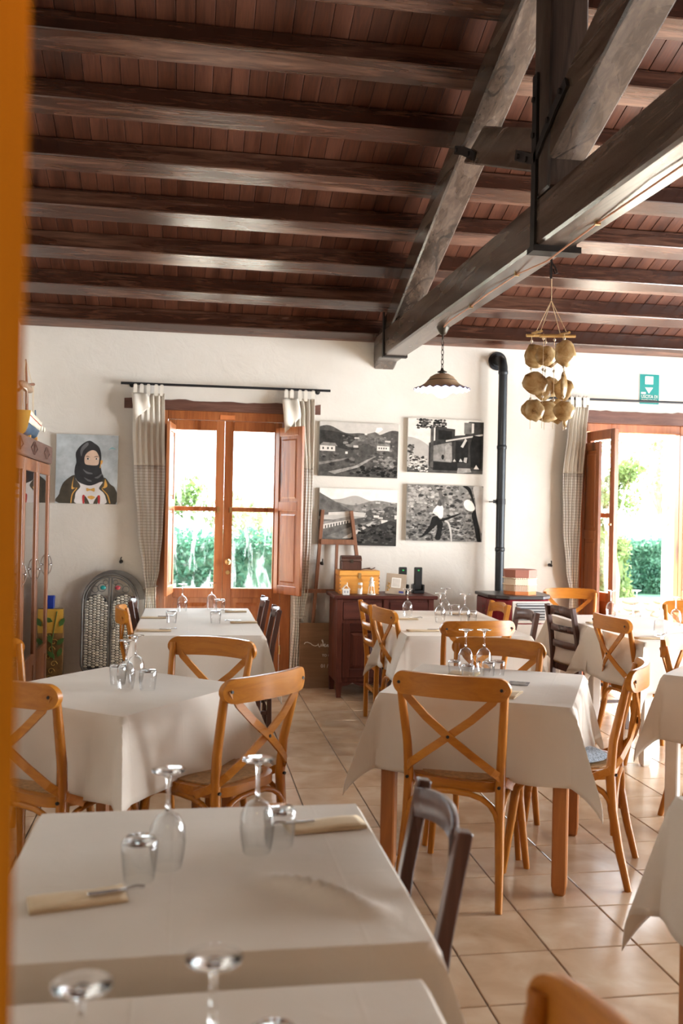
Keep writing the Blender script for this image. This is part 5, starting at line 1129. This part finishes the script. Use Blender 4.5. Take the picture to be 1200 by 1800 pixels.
m = MB(); m.prism([(-.036, .046), (0, .085), (.036, .046), (.034, .042), (0, .078), (-.034, .042)], lambda a, b: (a, -.024, b), lambda a, b: (a, .024, b)); m.box(.008, .014, -.004, .004, .07, .1); m.build('house_roof', 'ceramic_white', ho)
m = MB(); m.box(-.018, -.006, -.0212, -.0195, .015, .035); m.box(.006, .018, -.0212, -.0195, .015, .035); m.build('windows', 'dull_silver', ho)
xx = on_y(632.5, 1044, 7.62).x
jr = thing('small_jar', 'small glass jar with white lid on the sideboard', 'jar', (xx, 7.62, SZ+.001))
m = MB(); m.lathe([(0, .001), (.021, .001), (.023, .01), (.023, .06), (.016, .075), (.016, .08)], 16); m.build('jar_body', 'table_glass', jr, 60); m = MB(); m.lathe([(0, .003), (.018, .004), (.019, .05), (0, .05)], 12); m.build('contents', 'ceramic_white', jr, 60); m = MB(); m.lathe([(0, .081), (.019, .081), (.019, .098), (0, .1)], 14); m.build('lid', 'ceramic_white', jr, 40)
xx = on_y(652.5, 1044, 7.62).x
lh_ = thing('lighthouse_ornament', 'white lighthouse-shaped lantern ornament on the sideboard', 'ornament', (xx, 7.62, SZ+.001))
m = MB(); m.lathe([(0, 0), (.036, 0), (.036, .008), (0, .008)], 12); m.build('base', 'ceramic_white', lh_)
for k in range(6):
    a = k*math.pi/3+.3; m = MB(); m.tube([(.031*math.cos(a), .031*math.sin(a), .008), (.022*math.cos(a), .022*math.sin(a), .07)], .003, 5, up=(1, 0, 0)); m.build('post', 'ceramic_white', lh_)
m = MB(); m.lathe([(0, .07), (.024, .07), (.018, .105), (.027, .106), (.027, .11), (.014, .111), (.014, .135), (.02, .136), (0, .15)], 14); m.build('tower', 'ceramic_white', lh_, 35); m = MB(); m.lathe([(0, .009), (.013, .009), (.013, .03), (0, .03)], 10); m.build('candle', 'hat_cream', lh_)
pf = thing('propped_picture', 'beige board photo frame propped up on the sideboard', 'photo frame', (on_y(693, 1044, 7.68).x, 7.66, SZ+.001)); pf.rotation_euler = (R(-14), R(4), R(-14))
MB().box(-.085, .085, -.006, .006, 0, .175).build('board', 'frame_board', pf, bevel=.002); MB().box(-.038, .042, -.0075, -.006, .055, .14).build('mount', 'sign_white', pf); MB().box(-.03, .034, -.0085, -.0075, .063, .132).build('picture', 'print_9', pf); MB().box(.03, .07, -.0085, -.006, .012, .03).build('label_patch', 'lamp_blue', pf)
m = MB(); m.tube([(-.07, -.008, .02), (-.055, -.01, .06), (-.065, -.008, .1)], .003, 5, up=(0, 1, 0)); [m.sph((-.06+dx, -.009, .03+dz), .007, 6, 4) for dx, dz in ((0, 0), (.012, .02), (-.008, .035), (.008, .055))]; m.build('dried_flowers', 'bamboo', pf)
m = MB(); m.box(-.03, .03, .006, .012, .0, .1); m.build('easel_back', 'frame_board', pf)
for (px, label) in ((707, 'black cordless handset in its cradle, left one, half behind the photo frame'), (734, 'black cordless handset in its cradle, right one, on the sideboard')):
    q = on_y(px, 1042, 7.80); hs = thing('cordless_handset', label, 'telephone', (q.x, 7.80, SZ+.001), 0, 'cordless handsets')
    MB().box(-.05, .05, -.04, .04, 0, .025).build('cradle', 'phone_black', hs, bevel=.005); m = MB(); m.box(-.052, -.036, -.03, .035, .02, .075); m.box(.036, .052, -.03, .035, .02, .075); m.box(-.04, .04, .02, .035, .02, .08); m.build('cradle_sides', 'phone_black', hs, bevel=.003)
    p_ = MB().box(-.035, .035, -.012, .015, .027, .222).build('handset', 'phone_black', hs, bevel=.006); MB().box(-.006, .008, -.0135, -.012, .19, .2).build('led', 'led_green', p_)

# ================================================================== STOVE
VX0, VX1, VY0, VY1, VZ = 2.48, 3.015, 7.30, 7.83, .862
sv = thing('pellet_stove', 'dark red pellet stove with pale grilled front, by the wall', 'stove', ((VX0+VX1)/2, (VY0+VY1)/2, 0)); cx, cy = (VX0+VX1)/2, (VY0+VY1)/2; hx, hy = (VX1-VX0)/2, (VY1-VY0)/2
def so(k, z): return [(-hx*k, -hy*.35), (-hx*.86*k, -hy*.7), (-hx*.55*k, -hy*.98), (hx*.55*k, -hy*.98), (hx*.86*k, -hy*.7), (hx*k, -hy*.35), (hx*k, hy), (-hx*k, hy)]
m = MB(); m.prism(so(.97, 0), lambda a, b: (a, b, .05), lambda a, b: (a, b, VZ-.03)); m.build('body', 'stove_red', sv, bevel=.012)
m = MB(); m.prism([(a*1.02, b*1.02) for a, b in so(1, 0)], lambda a, b: (a, b, VZ-.03), lambda a, b: (a, b, VZ)); m.build('top_plate', 'stove_top', sv, bevel=.006)
fx0, fx1, fy = -.12, .20, -hy-.002
MB().box(fx0, fx1, fy, fy+.02, .64, .82).build('grille_frame', 'stove_panel', sv, bevel=.004)
MB().box(fx0+.035, fx1-.04, fy-.003, fy+.002, .665, .805).build('grille_recess', 'vent_dark', sv)
for k in range(6): MB().box(fx0+.035, fx1-.04, fy-.012, fy-.002, .672+.0235*k, .684+.0235*k).build('slat', 'dull_silver', sv)
MB().box(fx0-.03, fx1+.03, fy-.004, fy+.02, .14, .63).build('fire_door', 'stove_panel', sv, bevel=.004); MB().box(fx0+.01, fx1-.02, fy-.006, fy, .28, .57).build('door_glass', 'stove_panel', sv, bevel=.002); m = MB(); m.cyl((fx1+.012, fy-.02, .45), (fx1+.012, fy-.02, .58), .008, 8); m.build('door_handle', 'black_metal', sv)
m = MB(); m.box(-hx*.9, hx*.9, -hy*.8, hy, 0, .05); m.build('base', 'vent_dark', sv)
fp = thing('flue_pipe', 'black stove flue pipe rising up the wall to an elbow', 'flue pipe', (2.745, 7.98, 0))
m = MB(); m.cyl((0, 0, .10), (0, 0, 2.80), .039, 20); m.build('pipe', 'pipe_metal', fp, 60)
m = MB(); m.tube([(0, 0, 2.80), (0, .005, 2.85), (0, .03, 2.895), (0, .075, 2.92), (0, .165, 2.925)], .042, 18, up=(1, 0, 0)); m.build('elbow', 'pipe_metal', fp, 60)
m = MB(); m.cyl((0, .155, 2.925), (0, .168, 2.925), .085, 24); m.cyl((0, .14, 2.925), (0, .158, 2.925), .06, 24); m.build('wall_rosette', 'black_metal', fp, 40)
for z in (2.80, 2.13, 1.22):
    m = MB(); m.lathe([(.039, z-.02), (.044, z-.012), (.044, z+.012), (.039, z+.02)], 20); m.build('joint_collar', 'pipe_metal', fp, 60)
m = MB(); m.lathe([(.0395, 1.62), (.043, 1.62), (.043, 1.67), (.0395, 1.67)], 20); m.cyl((-.03, .03, 1.645), (-.05, .168, 1.645), .006, 6); m.box(-.07, -.035, -.006, .006, 1.63, 1.66); m.build('wall_clamp', 'black_metal', fp)
# hat box
hb = thing('hat_box', 'octagonal brown, cream and peach hat box on the stove', 'box', (cx+.015, cy-.06, VZ+.001)); hb.rotation_euler = (0, 0, R(10))
def oct_(k): return [(k*.145*math.cos(R(22.5+45*i+22.5)), k*.145*math.sin(R(22.5+45*i+22.5))) for i in range(8)]
def layer(nm, mt, z0, z1, k, wav=None):
    m = MB(); m.prism(oct_(k), lambda a, b: (a, b, z0), lambda a, b: (a, b, z1)); return m.build(nm, mt, hb)
layer('bottom_band', 'hat_orange', 0, .03, .965); layer('fringe_band', 'hat_peach', .03, .085, .96); layer('cream_band', 'hat_cream', .085, .135, .962); layer('upper_side', 'hat_brown', .135, .165, .96); layer('lid', 'hat_brown', .15, .208, 1.0)
m = MB(); o_ = oct_(.975)
for i in range(8):
    p0, p1 = Vector(o_[i]), Vector(o_[(i+1) % 8])
    for k in range(6):
        c = p0.lerp(p1, (k+.5)/6); m.sph((c.x, c.y, .137), .011, 6, 4, (1, 1, .6)); m.sph((c.x, c.y, .083), .010, 6, 4, (1, 1, .5))
m.build('scalloped_trim', 'hat_cream', hb)
m = MB()
for i in range(8):
    p0, p1 = Vector(o_[i]), Vector(o_[(i+1) % 8])
    for k in range(9): c = p0.lerp(p1, (k+.5)/9); m.bar((c.x, c.y, .03), (c.x, c.y, .075), .004, .004, (1, 0, 0))
m.build('fringe', 'hat_cream', hb)

# ================================================================== HANGING THINGS
LX, LY = 1.735, 6.34; LZ = ztb(LY)
lp = thing('pendant_lamp', 'brown ceramic pendant lamp with scalloped rim and lit round bulb', 'lamp', (LX, LY, LZ))
m = MB(); m.lathe([(0, -.0), (.045, -.0), (.044, -.008), (.03, -.035), (.02, -.052), (0, -.056)], 18); m.build('canopy', 'lamp_bronze', lp, 60)
m = MB(); m.cyl((0, 0, -.055), (0, 0, -.09), .006, 8); m.build('stem', 'lamp_bronze', lp)
z = -.09
for k in range(6):
    m = MB(); a = k*math.pi/2+.3; m.tube([(math.cos(a)*.009*math.cos(t), math.sin(a)*.009*math.cos(t), z-.02+.021*math.sin(t)) for t in [i*math.pi/6 for i in range(12)]], .0028, 5, closed=True, up=(math.sin(a), -math.cos(a), 0)); m.build('chain_link', 'lamp_bronze', lp); z -= .0335
ZS = -.315
m = MB(); m.lathe([(0, ZS+.03), (.008, ZS+.028), (.012, ZS+.012), (.034, ZS+.002), (.034, ZS-.002), (.02, ZS-.004), (.02, ZS-.012)], 16); m.build('cap', 'lamp_bronze', lp, 40)
pr0 = [(.018, 0), (.05, -.006), (.082, -.024), (.1, -.05), (.125, -.075), (.165, -.098), (.195, -.112)]
def wob(i, a): return (0, .006*math.cos(a*22)) if i >= len(pr0)-1 else (0, 0)
m = MB(); m.lathe([(r_, ZS-.01+z_) for r_, z_ in pr0], 88, wob=wob); m.build('shade', 'lamp_ceramic', lp, 180, recalc=False)
m = MB(); m.lathe([(r_*.985, ZS-.014+z_) for r_, z_ in pr0], 88, wob=wob); m.build('shade_inside', 'lamp_inside', lp, 180, recalc=False)
m = MB(); m.tube([(.195*math.cos(a), .195*math.sin(a), ZS-.122+.006*math.cos(a*22)) for a in [i*2*math.pi/176 for i in range(176)]], .0026, 4, closed=True); m.build('rim', 'lamp_blue', lp)
m = MB(); m.tube([(.1015*math.cos(a), .1015*math.sin(a), ZS-.06) for a in [i*2*math.pi/40 for i in range(40)]], .002, 4, closed=True); m.build('painted_band', 'lamp_bronze', lp)
m = MB(); m.sph((0, 0, ZS-.118), .064, 20, 12); m.build('bulb', 'bulb_glow', lp, 180)
m = MB(); m.cyl((0, 0, ZS-.02), (0, 0, ZS-.065), .02, 12); m.build('lamp_holder', 'lamp_inside', lp)
pl_ = light('pendant_bulb_light', 'POINT', 22, (LX, LY, LZ+ZS-.20), size=.05, color=(1, .85, .65))
# cable along the tie beam
cbp = [(1.73, 6.3), (1.69, 6.0), (1.71, 5.6), (1.68, 5.2), (1.70, 4.75), (1.69, 4.3), (1.72, 3.8), (1.70, 3.3), (1.71, 2.6)]
ck = thing('power_cable', 'thin copper-coloured cable clipped under the tie beam', 'cable', (1.7, 4.5, ztb(4.5)))
m = MB(); m.tube([(x-1.7, y-4.5, ztb(y)-.006-ztb(4.5)-(.012 if i % 2 else 0)-(.03 if abs(y-4.3) < .1 else 0)) for i, (x, y) in enumerate(cbp)], .0045, 6, up=(1, 0, 0)); m.build('wire', 'copper_wire', ck, 60)
for (x, y) in cbp[2::2]:
    m = MB(); m.box(x-1.7-.012, x-1.7+.012, y-4.5-.008, y-4.5+.008, ztb(y)-.014-ztb(4.5), ztb(y)-ztb(4.5)); m.build('clip', 'brass', ck)
# shell wind chime
HXc, HYc = 1.716, 4.30; HZ = ztb(HYc)-.032
wc = thing('shell_wind_chime', 'wind chime of brown translucent shells hanging from the tie beam', 'wind chime', (HXc, HYc, HZ))
m = MB(); m.box(-.008, .0, -.006, .006, -.1, 0); m.tube([(.0, 0, -.02), (.02, 0, -.05), (.028, 0, -.07), (.018, 0, -.075), (.006, 0, -.05)], .004, 6, up=(0, 1, 0)); m.build('clamp', 'iron', wc)
zt_ = -.205; zb_ = -.375
m = MB(); m.tube([(0, 0, -.1), (0, 0, zt_)], .0018, 5, up=(1, 0, 0))
for sx2 in (-.07, .07):
    for sy2 in (-.04, .04): m.tube([(0, 0, zt_), (sx2, sy2, zb_)], .0018, 5, up=(0, 1, 0))
m.build('cord', 'string', wc)
for y2, x0, x1, dz in ((-.05, -.075, .105, -.012), (.05, -.105, .085, .008)):
    m = MB(); m.tube([(x0, y2, zb_+dz-.004), (x1, y2, zb_+dz+.004)], .0075, 8); m.build('stick', 'bamboo', wc, 60)
for x2 in (-.07, .07):
    m = MB(); m.tube([(x2, -.06, zb_+.006), (x2, .06, zb_+.018)], .0065, 8); m.build('stick', 'bamboo', wc, 60)
rs = random.Random(33)
def shell(c, rx, rz, yaw):
    m = MB(); n = 18; off = [1+.07*math.sin(2*a_+rs.uniform(0, 6))+rs.uniform(-.03, .03) for a_ in range(n)]
    ax = Vector((math.cos(yaw), math.sin(yaw), 0)); nx = Vector((-math.sin(yaw), math.cos(yaw), 0)); vs = [Vector(c)+nx*-.012]; fs = []
    for ring in (1, 2, 3):
        k = ring/3
        for i in range(n):
            a_ = 2*math.pi*i/n; vs.append(Vector(c)+ax*(rx*k*off[i]*math.cos(a_))+Vector((0, 0, rz*k*off[i]*math.sin(a_)))-nx*(.012*(1-k*k)))
    for i in range(n): fs.append((0, 1+i, 1+(i+1) % n))
    for ring in (0, 1):
        for i in range(n): a_ = 1+ring*n; fs.append((a_+i, a_+n+i, a_+n+(i+1) % n, a_+(i+1) % n))
    m._add(vs, fs); m.build('shell', 'shell', wc, 180, solid=.004)
def bead(x, y, z, r_=.0075): m = MB(); m.sph((x, y, z), r_, 8, 6); m.build('bead', 'bead', wc, 60)
cols = [(-.085, .03, -.2), (-.05, -.035, .1), (-.005, .05, .0), (.045, -.06, .12), (.085, .03, -.5), (.02, .0, .3)]
m = MB()
for x, y, _ in cols: m.tube([(x, y, zb_), (x, y, -.83)], .0014, 4, up=(1, 0, 0))
m.build('cord', 'string', wc)
tiers = {-.475: [(-.065, .03, .06, .058, .2), (-.03, -.02, .055, .05, .1), (.015, .05, .05, .05, 0), (.05, -.06, .052, .062, .1), (.085, .03, .045, .052, .5)],
         -.625: [(-.085, -.03, .062, .057, .05), (-.02, .04, .05, .055, 0), (.025, .05, .05, .05, .2), (.05, -.05, .035, .062, .9), (.08, .02, .045, .055, -.3)],
         -.745: [(-.075, .03, .055, .05, .1), (-.09, -.04, .045, .052, 0), (-.02, -.02, .06, .055, .1), (.05, .04, .055, .06, .1), (.045, -.07, .05, .048, 0), (.095, .03, .03, .06, 1.0)]}
for zc, L in tiers.items():
    for (x, y, rx, rz, yw) in L: shell((x, y, zc+rs.uniform(-.01, .01)), rx, rz, yw-.15)
for zc in (-.405, -.545, -.685):
    for x, y, _ in cols: bead(x, y, zc+rs.uniform(-.01, .01))
bead(.09, .02, -.82)

# ================================================================== GLASSES, NAPKINS
TZ = .7605
WG = [(.0305, .0), (.036, .03), (.0385, .055), (.036, .085), (.024, .108), (.006, .120)]
def wine_proto():
    t = thing('wine_glass', '', 'glass'); th_ = .0011
    m = MB(); m.lathe(WG+[(0, .122)], 28); m.lathe([(r_-th_, z_) for r_, z_ in WG[:-1]]+[(0, .1155)], 28); m.build('bowl', 'table_glass', t, 180, recalc=False)
    m = MB(); m.lathe([(0, .1212), (.0055, .1213), (.0042, .135), (.0038, .165), (.0045, .185), (.009, .1935), (0, .1938)], 14); m.build('stem', 'solid_glass', t, 180)
    m = MB(); m.lathe([(0, .1945), (.009, .1947), (.02, .199), (.0345, .2025), (.035, .2045), (.02, .2065), (.0, .207)], 32); m.build('foot', 'solid_glass', t, 50); return t
def tumbler_proto():
    t = thing('tumbler', '', 'glass'); P = [(.031, 0), (.0345, .03), (.037, .06), (.0365, .078), (.03, .086)]
    m = MB(); m.lathe(P+[(0, .087)], 28); m.lathe([(r_-.0018, z_) for r_, z_ in P[:-1]]+[(.028, .074), (0, .0745)], 28); m.build('wall', 'table_glass', t, 180, recalc=False)
    m = MB(); m.lathe([(0, .0755), (.030, .0755), (.0335, .079), (.03, .0845), (0, .085)], 28); m.build('base', 'solid_glass', t, 50); return t
wp = wine_proto(); tp = tumbler_proto()
used = set()
def setg(proto, x, y, label, group, sc=1.0, up=False, z=TZ):
    o = proto if proto.name not in used else copy_tree(proto); used.add(proto.name)
    o.location = (x, y, z); o.scale = (sc,)*3; o['label'] = label; o['group'] = group
    if up: o.location.z = z+.088*sc; o.rotation_euler = (math.pi, 0, 0)
    return o
W_ = 'upturned wine glasses'; Tn = 'upturned tumblers'
for x, y, l in ((-.11, 1.10, 'blurred upturned wine glass at the lower left corner of the nearest table'), (.041, 1.146, 'blurred upturned wine glass on the nearest table, right of the other'),
 (-.031, 1.985, 'upturned wine glass on the foreground table, left one'), (.162, 2.055, 'upturned wine glass on the foreground table, right one beside a napkin'),
 (-.245, 3.98, 'upturned wine glass on the cornerwise left table, front one of the cluster'), (-.215, 4.13, 'upturned wine glass on the cornerwise left table, rear one of the cluster'),
 (1.325, 4.32, 'upturned wine glass on the middle table, left one'), (1.415, 4.315, 'upturned wine glass on the middle table, right one'),
 (1.604, 6.70, 'upturned wine glass on the sideboard table, leftmost of four'), (1.745, 6.31, 'upturned wine glass on the sideboard table, second from left'), (1.92, 6.80, 'upturned wine glass on the sideboard table, farthest of four'), (1.905, 6.25, 'upturned wine glass on the sideboard table, rightmost of four'),
 (3.19, 6.68, 'upturned wine glass before the open door, left one'), (3.41, 6.70, 'upturned wine glass before the open door, right one'), (3.40, 6.10, 'upturned wine glass near the right edge by the open door'),
 (-.034, 7.03, 'upturned wine glass on the long table, left one'), (.185, 7.18, 'upturned wine glass on the long table, right one')):
    setg(wp, x, y, l, W_, z=TZ+(.004 if 5.5 < y < 6.4 and x > 1 else 0))
for x, y, l in ((.119, 1.19, 'blurred upturned tumbler at the bottom edge on the nearest table'), (-.085, 1.925, 'upturned tumbler on the foreground table beside the left wine glass'), (.215, 2.09, 'upturned tumbler on the foreground table beside the right wine glass'),
 (-.285, 4.09, 'upturned tumbler on the cornerwise left table, left of the cluster'), (-.155, 3.955, 'upturned tumbler on the cornerwise left table, right of the cluster'),
 (1.247, 4.24, 'upturned tumbler on the middle table over a folded napkin'), (1.275, 4.115, 'upturned tumbler on the middle table, nearest the camera'), (1.40, 4.20, 'upturned tumbler on the middle table, left of the right-hand pair'), (1.455, 4.215, 'upturned tumbler on the middle table, rightmost'),
 (1.985, 6.76, 'upturned tumbler beside the farthest wine glass on the sideboard table'), (1.965, 6.28, 'upturned tumbler beside the rightmost wine glass on the sideboard table'),
 (.25, 7.12, 'upturned tumbler beside the right wine glass on the long table'), (-.10, 6.30, 'upturned tumbler on the long table, left of the middle'), (.19, 6.28, 'upturned tumbler on the long table, right of the middle'), (3.48, 6.0, 'upturned tumbler at the right edge by the open door')):
    setg(tp, x, y, l, Tn, sc=.82 if 1.2 < x < 1.5 else 1.0, z=TZ+(.004 if 5.5 < y < 6.4 and x > 1 else 0))
setg(tp, 2.985, 5.545, 'wide upright tumbler on the front white-legged table', 'upright tumblers', 1.15, True, TZ+.004)
def napkin(x, y, rot, w, h, label, folds=True, z=TZ, fork=True, flabel=None):
    t = thing('folded_napkin', label, 'napkin', (x, y, z), rot, 'folded napkins')
    MB().box(-w/2, w/2, -h/2, h/2, .0, .004).build('lower_fold', 'napkin_paper', t, bevel=.001)
    m = MB(); m.grid(lambda u, v: (-w/2+w*u*.995, -h/2+h*(v*.97), .0055+.003*math.sin(math.pi*v)+.0015*math.sin(u*7)), 10, 4); m.build('upper_fold', 'napkin_paper', t, 60, solid=.0025)
    if fork:
        f = thing('table_knife', flabel, 'cutlery', (x+.0*w, y, z+.011), rot, 'cutlery on napkins'); L = .1
        m = MB(); m.obox((w*.5-.035, -h*.12, .002), (.075, .013, .004)); m.build('handle', 'steel', f, bevel=.001)
        m = MB(); m.prism([(0, 0), (.085, 0), (.095, .006), (.08, .015), (0, .014)], lambda a, b: (w*.5+a-.002-.0, -h*.12-.006+b, .0015), lambda a, b: (w*.5+a-.002, -h*.12-.006+b, .0028)); m.box(w*.5-.01, w*.5+.0, -h*.12-.005, -h*.12+.005, .0, .003); m.build('blade', 'steel', f) if False else None
        m = MB(); m.tube([(w*.5, -h*.12, .003), (w*.5+.02, -h*.11, .005), (w*.5+.035, -h*.10, .002)], .004, 6, up=(0, 1, 0)); m.build('tip', 'steel', f, 60)
for x, y, ro, w_, h_, l, fl_ in (
 (-.195, 1.835, R(13), .18, .075, 'beige folded napkin on the foreground table, left place', 'steel knife on the left napkin of the foreground table'),
 (.335, 2.205, R(189), .19, .08, 'beige folded napkin on the foreground table, right place', 'steel knife on the right napkin of the foreground table'),
 (1.30, 4.255, R(-30), .13, .11, 'beige napkin under tumblers on the middle table', None), (1.335, 3.755, R(-33), .10, .17, 'beige napkin at the front of the middle table, behind the chair rail', None),
 (1.50, 5.83, R(2), .2, .08, 'beige napkin at the front left of the sideboard table', 'steel knife at the front left of the sideboard table'), (1.555, 6.52, R(0), .16, .08, 'beige napkin at the left of the sideboard table', 'steel knife at the left of the sideboard table'), (2.06, 6.86, R(0), .16, .09, 'beige napkin at the far right of the sideboard table', None),
 (2.87, 5.44, R(-5), .2, .08, 'napkin at the front corner of the white-legged table', 'steel knife at the front corner of the white-legged table'), (2.90, 6.25, R(0), .18, .08, 'napkin at the left of the table by the open door', None),
 (-.22, 6.60, R(2), .19, .08, 'napkin on the long table, middle of the left side', 'steel knife on the long table, middle of the left side'), (-.20, 5.90, R(3), .21, .09, 'napkin on the long table, near left place', 'steel knife on the long table, near left place'), (.38, 6.32, R(180), .18, .08, 'napkin on the long table, right side', 'steel knife on the long table, right side'), (.36, 7.0, R(180), .16, .07, 'napkin on the long table, far right place', 'steel knife on the long table, far right place')):
    napkin(x, y, ro, w_, h_, l, z=TZ+(.004 if 5.3 < y < 6.4 and x > 1 else 0), fork=fl_ is not None, flabel=fl_)
mt_ = thing('patterned_mat', 'small dark patterned card lying on the middle table', 'card', (1.48, 4.01, TZ), R(-27))
MB().box(-.045, .045, -.045, .045, 0, .0015).build('card', 'mat_pattern', mt_); MB().box(-.03, .03, -.03, .03, .0015, .002).build('printed_motif', 'print_6', mt_)
